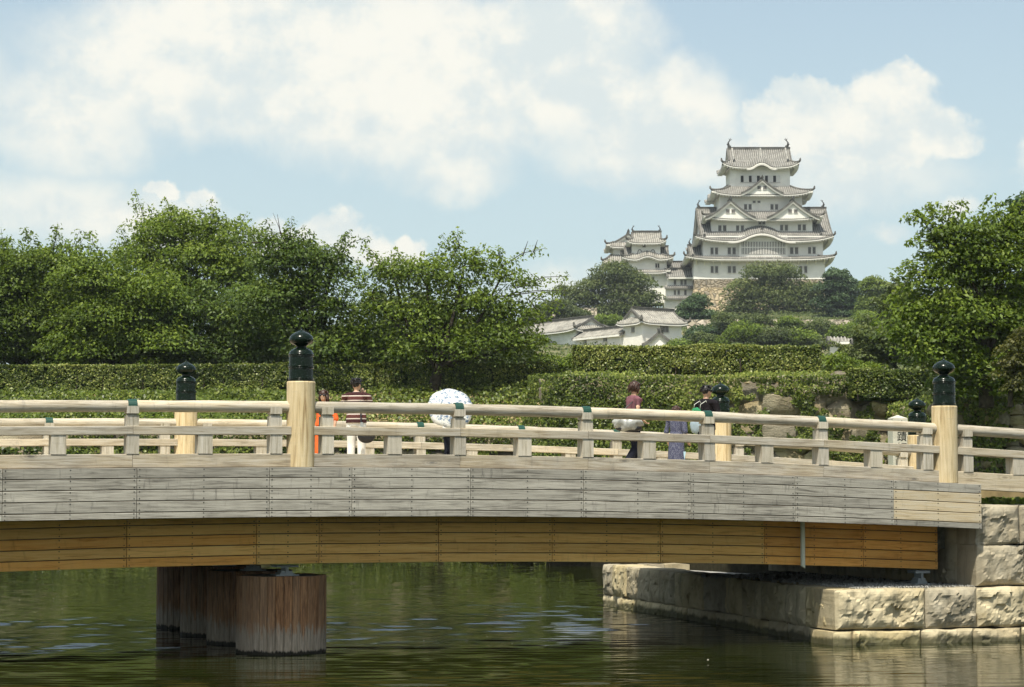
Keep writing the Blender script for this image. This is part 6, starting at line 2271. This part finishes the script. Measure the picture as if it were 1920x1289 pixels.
def person(label, px, Y, deck_z, height, face_deg, arms, legs, top, bottom, hair, hair_m, sex='m', lean=0.0, head_turn=0.0, skirt=None, glasses=False, sleeve=0.45, head_tilt=0.0):
    """arms/legs: [left, right] lists of joints (relative to a 1.7 m figure facing +y, x to its right)"""
    K = height / 1.7
    base = Vector((xw(px, Y), Y, deck_z))
    t = thing('person', label, 'person', base, R(face_deg))
    t.scale = (K, K, K)
    b_ = MB()
    ly = lambda z: lean * max(0, z - 0.95)
    P = lambda x, y, z: (x, y + ly(z), z)
    fem = sex == 'f'
    sh = 0.175 if fem else 0.195
    # trunk, neck
    b_.tube([P(0, 0, 0.80), P(0, 0, 0.9), P(0, 0, 1.0), P(0, 0.005, 1.1), P(0, 0, 1.24), P(0, -0.005, 1.35), P(0, -0.01, 1.42), P(0, -0.005, 1.46)],
            [(0.13, 0.1), (0.165, 0.115), (0.155, 0.108), (0.132 if fem else 0.142, 0.098), (0.155, 0.108), (0.165, 0.1), (0.12, 0.075), (0.06, 0.06)], 16)
    b_.tube([P(0, -0.01, 1.40), P(0, 0.0, 1.47), P(0, 0.012, 1.54)], [0.058, 0.05, 0.05], 12)
    # head with face
    hc = Vector(P(0, 0.02, 1.595))
    rot = Matrix.Rotation(R(head_turn), 3, 'Z') @ Matrix.Rotation(R(head_tilt), 3, 'X')
    H = MB()
    H.ball((0, 0, 0.0), (0.074, 0.092, 0.108), 18, 12, fn=lambda d: 1 - 0.12 * max(0, -d.z) * (1 - abs(d.y)))
    H.ball((0, 0.055, -0.06), (0.045, 0.035, 0.045), 10, 7)
    H.tube([(0, 0.088, 0.022), (0, 0.108, -0.02), (0, 0.092, -0.03)], [0.009, 0.014, 0.01], 8)
    H.tube([(-0.02, 0.087, -0.052), (0, 0.094, -0.051), (0.02, 0.087, -0.052)], [0.006, 0.009, 0.006], 6)
    for sx in (-1, 1):
        H.ball((sx * 0.076, -0.005, -0.005), (0.012, 0.022, 0.034), 8, 6)
    b_.add([tuple(hc + rot @ Vector(v)) for v in H.v], H.f)
    for i, sx in enumerate((-1, 1)):
        a = [Vector(P(*q)) for q in arms[i]]
        limb(b_, [Vector(P(sx * sh * 0.75, -0.01, 1.385)), a[0], (a[0] + a[1]) / 2, a[1]], [0.06, 0.056, 0.045, 0.039])
        limb(b_, [a[1], (a[1] + a[2]) * 0.5, a[2]], [0.039, 0.036, 0.026])
        hand(b_, a[2], a[1], 0.6)
        l = [Vector(q) for q in legs[i]]
        limb(b_, [l[0], (l[0] + l[1]) / 2, l[1]], [0.088, 0.075, 0.055])
        limb(b_, [l[1], l[1] * 0.6 + l[2] * 0.4, l[2]], [0.055, 0.056, 0.036])
        limb(b_, [l[2] + Vector((0, -0.03, -0.035)), l[2] + Vector((0, 0.08, -0.045)), l[2] + Vector((0, 0.16, -0.055))], [0.036, 0.036, 0.026])
    body = merged('body', b_, M['skin'], t, 0.0105)
    # shirt
    c = MB()
    g = 0.018
    z_hem = 0.86 if not skirt else 0.95
    c.tube([P(0, 0, z_hem), P(0, 0, 1.0), P(0, 0.005, 1.1), P(0, 0, 1.24), P(0, -0.005, 1.35), P(0, -0.01, 1.42), P(0, -0.01, 1.465)],
           [(0.205, 0.155), (0.198, 0.148), (0.162 if fem else 0.175, 0.125), (0.172, 0.126), (0.18, 0.118), (0.135, 0.092), (0.07, 0.068)], 18)
    for i, sx in enumerate((-1, 1)):
        a = [Vector(P(*q)) for q in arms[i]]
        e = a[0] + (a[1] - a[0]) * min(1.0, sleeve * 2)
        limb(c, [Vector(P(sx * sh * 0.7, -0.01, 1.385)), a[0], e], [0.075, 0.073, 0.068])
    merged('dress_top' if skirt else 'shirt', c, top, t, 0.014)
    if skirt:
        c = MB()
        c.tube([(0, 0, 0.35), (0, 0, 0.6), (0, 0, 0.85), (0, 0, 1.0)], [(0.23, 0.19), (0.215, 0.175), (0.195, 0.15), (0.165, 0.125)], 22)
        put('skirt', c.mesh('skirt', bottom, smooth=50), t)
    else:
        c = MB()
        c.tube([(0, 0, 0.80), (0, 0, 0.9), (0, 0, 1.0)], [(0.17, 0.125), (0.185, 0.135), (0.175, 0.125)], 18)
        for i in range(2):
            l = [Vector(q) for q in legs[i]]
            limb(c, [l[0], (l[0] + l[1]) / 2, l[1]], [0.108, 0.095, 0.082])
            limb(c, [l[1], l[2] + (l[1] - l[2]) * 0.08], [0.082, 0.07])
        merged('trousers', c, bottom, t, 0.014)
    for i in range(2):
        l = Vector(legs[i][2])
        c = MB()
        limb(c, [l + Vector((0, -0.035, -0.045)), l + Vector((0, 0.08, -0.05)), l + Vector((0, 0.17, -0.06))], [0.042, 0.042, 0.032])
        put('shoe', c.mesh('shoe', M['shoe'], smooth='all'), t)
    # hair: cap with locks
    c = MB()
    rr_ = random.Random(int(px))
    hv = {'short': (0.086, 0.102, 0.104), 'bob': (0.097, 0.11, 0.118), 'long': (0.093, 0.108, 0.115)}[hair]
    c.ball((0, -0.014, 0.032), hv, 18, 10, fn=lambda d: 1 + 0.05 * math.sin(7 * d.x + 3 * d.z) * math.sin(6 * d.y + 1))
    n_l = 46 if hair != 'short' else 40
    for i in range(n_l):
        th = R(rr_.uniform(140, 400)) if hair != 'short' else R(rr_.uniform(0, 360))
        a = Vector((math.cos(th) * hv[0] * 0.8, math.sin(th) * hv[1] * 0.8 - 0.014, rr_.uniform(0.03, 0.11)))
        dn = {'short': rr_.uniform(0.01, 0.06), 'bob': rr_.uniform(0.09, 0.17), 'long': rr_.uniform(0.16, 0.3)}[hair]
        if math.sin(th) > 0.35:
            dn = min(dn, 0.02)
            a.z = max(a.z, 0.085)
        o_ = Vector((math.cos(th), math.sin(th), 0)) * (0.03 if hair == 'short' else 0.022)
        e = a + o_ + Vector((0, 0, -dn)) + Vector((rr_.uniform(-.01, .01), rr_.uniform(-.01, .01), 0))
        if hair == 'short' and rr_.random() < 0.5:
            e.z = a.z + rr_.uniform(0.0, 0.03)
        c.tube([a, (a + e) / 2 + o_ * 0.7, e], [0.02, 0.018, 0.004], 5)
    # keep the face free
    c.v = [tuple(hc + rot @ Vector(v)) for v in c.v]
    put('hair', c.mesh('hair', hair_m, smooth='all'), t)
    if glasses:
        c = MB()
        for sx in (-1, 1):
            c.ball((sx * 0.035, 0.088, 0.018), (0.031, 0.014, 0.023), 12, 7)
            c.tube([(sx * 0.06, 0.08, 0.022), (sx * 0.082, 0.0, 0.018)], 0.005, 5)
        c.tube([(-0.01, 0.098, 0.022), (0.01, 0.098, 0.022)], 0.005, 5)
        c.v = [tuple(hc + rot @ Vector(v)) for v in c.v]
        put('sunglasses', c.mesh('sunglasses', M['lens'], smooth='all'), t)
    return t


def on_deck(px, Y):
    p = Vector((xw(px, Y), Y, 0)) - B0
    s_ = p.dot(BU)
    return 3.29 + hh(s_)


STAND = [[(-0.09, 0, 0.88), (-0.1, 0.015, 0.48), (-0.105, -0.01, 0.085)], [(0.09, 0, 0.88), (0.1, 0.015, 0.48), (0.105, -0.01, 0.085)]]
WALK = [[(-0.09, 0, 0.88), (-0.09, 0.15, 0.49), (-0.09, 0.06, 0.1)], [(0.09, 0, 0.88), (0.09, 0.02, 0.47), (0.09, -0.22, 0.13)]]
DOWN = lambda s_: [(s_ * 0.225, 0, 1.37), (s_ * 0.27, -0.02, 1.10), (s_ * 0.26, 0.06, 0.86)]

# angles: 0 faces away from the camera (+Y), -90 faces right (+X), 180 faces the camera
Y1 = 42.0
man1 = person('man in brown and cream striped shirt and white trousers, back turned, hand at his face', 668, Y1, on_deck(668, Y1), 1.72, -12,
              [[(-0.23, 0.0, 1.38), (-0.27, 0.06, 1.12), (-0.2, 0.25, 1.05)], [(0.22, 0.02, 1.38), (0.27, 0.10, 1.14), (0.11, 0.15, 1.42)]], STAND,
              M['stripes'], M['white_cloth'], 'short', M['hair_black'], head_turn=-20)
Y2 = 43.6
wom2 = person('woman with sunglasses in orange, mostly hidden behind the tall front log post', 607, Y2, on_deck(607, Y2), 1.56, 165,
              [DOWN(-1), DOWN(1)], STAND, M['orange'], M['orange'], 'long', M['hair_brown'], 'f', skirt=True, glasses=True, sleeve=0.9)
Y3 = 45.3
man3 = person('person in dark trousers hidden behind the floral parasol', 843, Y3, on_deck(843, Y3), 1.58, -60,
              [DOWN(-1), [(0.2, 0.02, 1.36), (0.25, 0.08, 1.12), (0.12, 0.22, 1.2)]], STAND, M['white_cloth'], M['navy'], 'bob', M['hair_black'], 'f')
Y4 = 42.0
wom4 = person('person in plum shirt and dark trousers walking right with a silver bag', 1186, Y4, on_deck(1186, Y4), 1.72, -62,
              [[(-0.2, 0.02, 1.37), (-0.22, 0.1, 1.12), (-0.16, 0.33, 1.16)], [(0.21, 0.0, 1.37), (0.24, -0.07, 1.10), (0.23, 0.1, 0.98)]], WALK,
              M['purple'], M['navy'], 'bob', M['hair_brown'], 'f', lean=0.06, head_tilt=-8)
Y5 = 46.0
wom5 = person('woman in dotted navy dress seen from behind, head behind the handrail', 1268, Y5, on_deck(1268, Y5), 1.47, -35,
              [DOWN(-1), [(0.21, 0.0, 1.37), (0.26, -0.02, 1.10), (0.27, 0.10, 0.87)]], STAND,
              M['dots'], M['dots'], 'bob', M['hair_brown'], 'f', skirt=True, sleeve=0.5)
Y6 = 43.2
man6 = person('man in black t-shirt looking right, forearm forward, drawstring bag on his back', 1324, Y6, on_deck(1324, Y6), 1.76, -50,
              [[(-0.23, 0.0, 1.38), (-0.27, -0.02, 1.10), (-0.2, 0.16, 0.98)], [(0.23, 0.02, 1.38), (0.28, 0.06, 1.12), (0.24, 0.33, 1.10)]], STAND,
              M['black_cloth'], M['black_cloth'], 'short', M['hair_black'], glasses=True, head_turn=-8)

# ---- things they carry
# floral parasol, its crown turned towards the camera
apex = at(846, 757, 44.4)
um = thing('parasol', 'white floral parasol tilted back over the shoulder of a hidden person', 'parasol', apex)
ax = (Vector((0.12, -0.86, 0.5))).normalized()
um.rotation_euler = ax.to_track_quat('Z', 'Y').to_euler()
mb = MB()
nseg, nr = 8, 6
Rr, Hh = 0.49, 0.2
vs_, fs = [(0, 0, 0)], []
for j in range(1, nr + 1):
    for i in range(nseg * 4):
        th = 2 * math.pi * i / (nseg * 4)
        sc = abs(math.cos(th * nseg / 2))
        r_ = Rr * j / nr * (1 - 0.055 * (1 - sc) * (j / nr))
        z = -Hh * (j / nr) ** 1.45 + 0.02 * (1 - sc) * (j / nr)
        vs_.append((r_ * math.cos(th), r_ * math.sin(th), z))
m4 = nseg * 4
for i in range(m4):
    fs.append((0, 1 + i, 1 + (i + 1) % m4))
for j in range(nr - 1):
    for i in range(m4):
        a = 1 + j * m4
        fs.append((a + i, a + m4 + i, a + m4 + (i + 1) % m4, a + (i + 1) % m4))
mb.add(vs_, fs)
o = put('canopy', mb.mesh('canopy', M['floral'], smooth=12), um)
md = o.modifiers.new('cloth', 'SOLIDIFY')
md.thickness = 0.004
for i in range(nseg):
    th = 2 * math.pi * i / nseg
    mb = MB()
    mb.tube([(Rr * j / 5 * math.cos(th), Rr * j / 5 * math.sin(th), -Hh * (j / 5) ** 1.45 - 0.012) for j in range(6)], 0.004, 5)
    put('rib', mb.mesh('rib', M['steel']), um)
mb = MB()
mb.tube([(0, 0, 0.05), (0, 0, -0.62)], 0.006, 8)
put('shaft', mb.mesh('shaft', M['steel']), um)
mb = MB()
mb.tube([(0, 0, -0.6), (0, 0, -0.72)], 0.014, 8)
put('handle', mb.mesh('handle', M['shoe']), um)


def pouch(c_mb, c, rx, ry, rz, seed, droop=0.25):
    rr_ = random.Random(seed)
    a, b__ = rr_.uniform(0, 6), rr_.uniform(0, 6)
    def fn(d):
        q = 1 + 0.16 * math.sin(5 * d.x + a) * math.sin(4 * d.z + b__) + 0.12 * math.sin(13 * d.x + 6 * d.z * d.x + b__) * (1 - d.z * d.z)
        return q * (1 - droop * max(0, d.z))
    c_mb.ball(c, (rx, ry, rz), 36, 18, fn=fn)


def strap(parent, pts, r=0.009, name='strap', mat=None):
    b_ = MB()
    b_.tube(pts, (r * 2.0, r * 0.6) if False else r, 6)
    put(name, b_.mesh(name, mat or M['black_bag'], smooth='all'), parent)


# black shoulder bag of the striped man, hanging at his right hip towards the camera
p = at(687, 812, Y1 - 0.25)
bg1 = thing('shoulder_bag', 'black crescent shoulder bag on the hip of the man in stripes', 'bag', p)
mb = MB()
mb.ball((0, 0, -0.06), (0.17, 0.06, 0.14), 20, 12, fn=lambda d: 1 - 0.35 * max(0, d.z) ** 2)
put('bag_body', mb.mesh('bag_body', M['black_bag'], smooth='all'), bg1)
sh_p = at(676, 752, Y1 - 0.12) - p
strap(bg1, [(-0.09, 0, 0.02), (-0.10, -0.02, 0.2), tuple(sh_p + Vector((-0.0, -0.02, -0.1))), tuple(sh_p)], 0.014)
mb = MB()
mb.box(-0.11, -0.06, -0.07, -0.05, 0.06, 0.2)
put('tassel', mb.mesh('tassel', M['steel']), bg1)

p = at(1177, 792, Y4 - 0.3)
bg4 = thing('shoulder_bag', 'large crumpled silver grey tote bag with dark base carried by the person in plum', 'bag', p)
mb = MB()
pouch(mb, (0, 0, 0), 0.30, 0.11, 0.19, 3, 0.45)
put('bag_body', mb.mesh('bag_body', M['silver_bag'], smooth='all'), bg4)
mb = MB()
mb.ball((0.02, 0.01, -0.12), (0.26, 0.08, 0.07), 16, 8)
put('bag_base', mb.mesh('bag_base', M['black_bag'], smooth='all'), bg4)
tp = at(1190, 750, Y4 - 0.1) - p
strap(bg4, [(-0.1, 0, 0.13), (-0.03, 0.05, 0.28), tuple(tp), (0.16, 0.03, 0.25), (0.14, 0, 0.12)], 0.012)
mb = MB()
for dx, dz, sx_, sz_ in ((-0.05, -0.02, 0.012, 0.012), (-0.02, -0.025, 0.01, 0.01), (0.01, -0.03, 0.014, 0.008), (0.035, -0.035, 0.008, 0.01)):
    mb.box(dx - sx_, dx + sx_, -0.105, -0.095, dz - sz_, dz + sz_)
put('print', mb.mesh('print', M['black_bag']), bg4)

p = at(1304, 790, Y6 - 0.15)
bg6 = thing('drawstring_bag', 'drawstring bag, green above and pale blue below, on the man in black', 'bag', p, R(-35))
mb = MB()
mb.ball((0, 0, -0.06), (0.13, 0.06, 0.19), 18, 12, fn=lambda d: (1 + 0.05 * math.sin(9 * d.x)) * (1 - 0.35 * max(0, d.z)))
put('bag_body', mb.mesh('bag_body', M['pale_blue'], smooth='all'), bg6)
mb = MB()
mb.ball((0.02, 0, 0.17), (0.11, 0.06, 0.1), 16, 10, fn=lambda d: 1 + 0.08 * math.sin(8 * d.x))
put('bag_mouth', mb.mesh('bag_mouth', M['green_cloth'], smooth='all'), bg6)
M['cord'] = plain('pale_cord', (0.6, 0.62, 0.55), 0.8)
for dx in (-0.05, 0.09):
    strap(bg6, [(dx, 0.02, 0.2), (dx + 0.01, 0.03, 0.33), (dx + 0.08, 0.12, 0.4), (dx + 0.1, 0.2, 0.3)], 0.007, 'cord', M['cord'])

p = at(1281, 856, Y5 - 0.12)
pp = thing('paper_fan', 'small blue and white paper held by the woman in the dotted dress', 'paper', p, R(20))
mb = MB()
mb.hexa([(-0.05, -0.003, -0.12), (0.02, -0.003, -0.12), (0.02, 0.003, -0.12), (-0.05, 0.003, -0.12), (-0.02, -0.003, 0.1), (0.06, -0.003, 0.1), (0.06, 0.003, 0.1), (-0.02, 0.003, 0.1)])
put('sheet', mb.mesh('sheet', M['paper']), pp)

# ------------------------------------------------------------------ summer haze
mb = MB()
mb.box(-1400, 1400, -450, 1500, -3.2, 100)
hz = bpy.data.materials.new('summer_haze')
hz.use_nodes = True
ht = NT(hz.node_tree)
pv = ht.n('ShaderNodeVolumePrincipled', {'Color': (0.86, 0.93, 0.98), 'Density': 0.00014, 'Anisotropy': 0.2})
ho = ht.n('ShaderNodeOutputMaterial', {'Volume': pv.outputs[0]})
put('haze', mb.mesh('haze', hz), kind='stuff', label='thin pale summer haze over the whole place', category='haze')
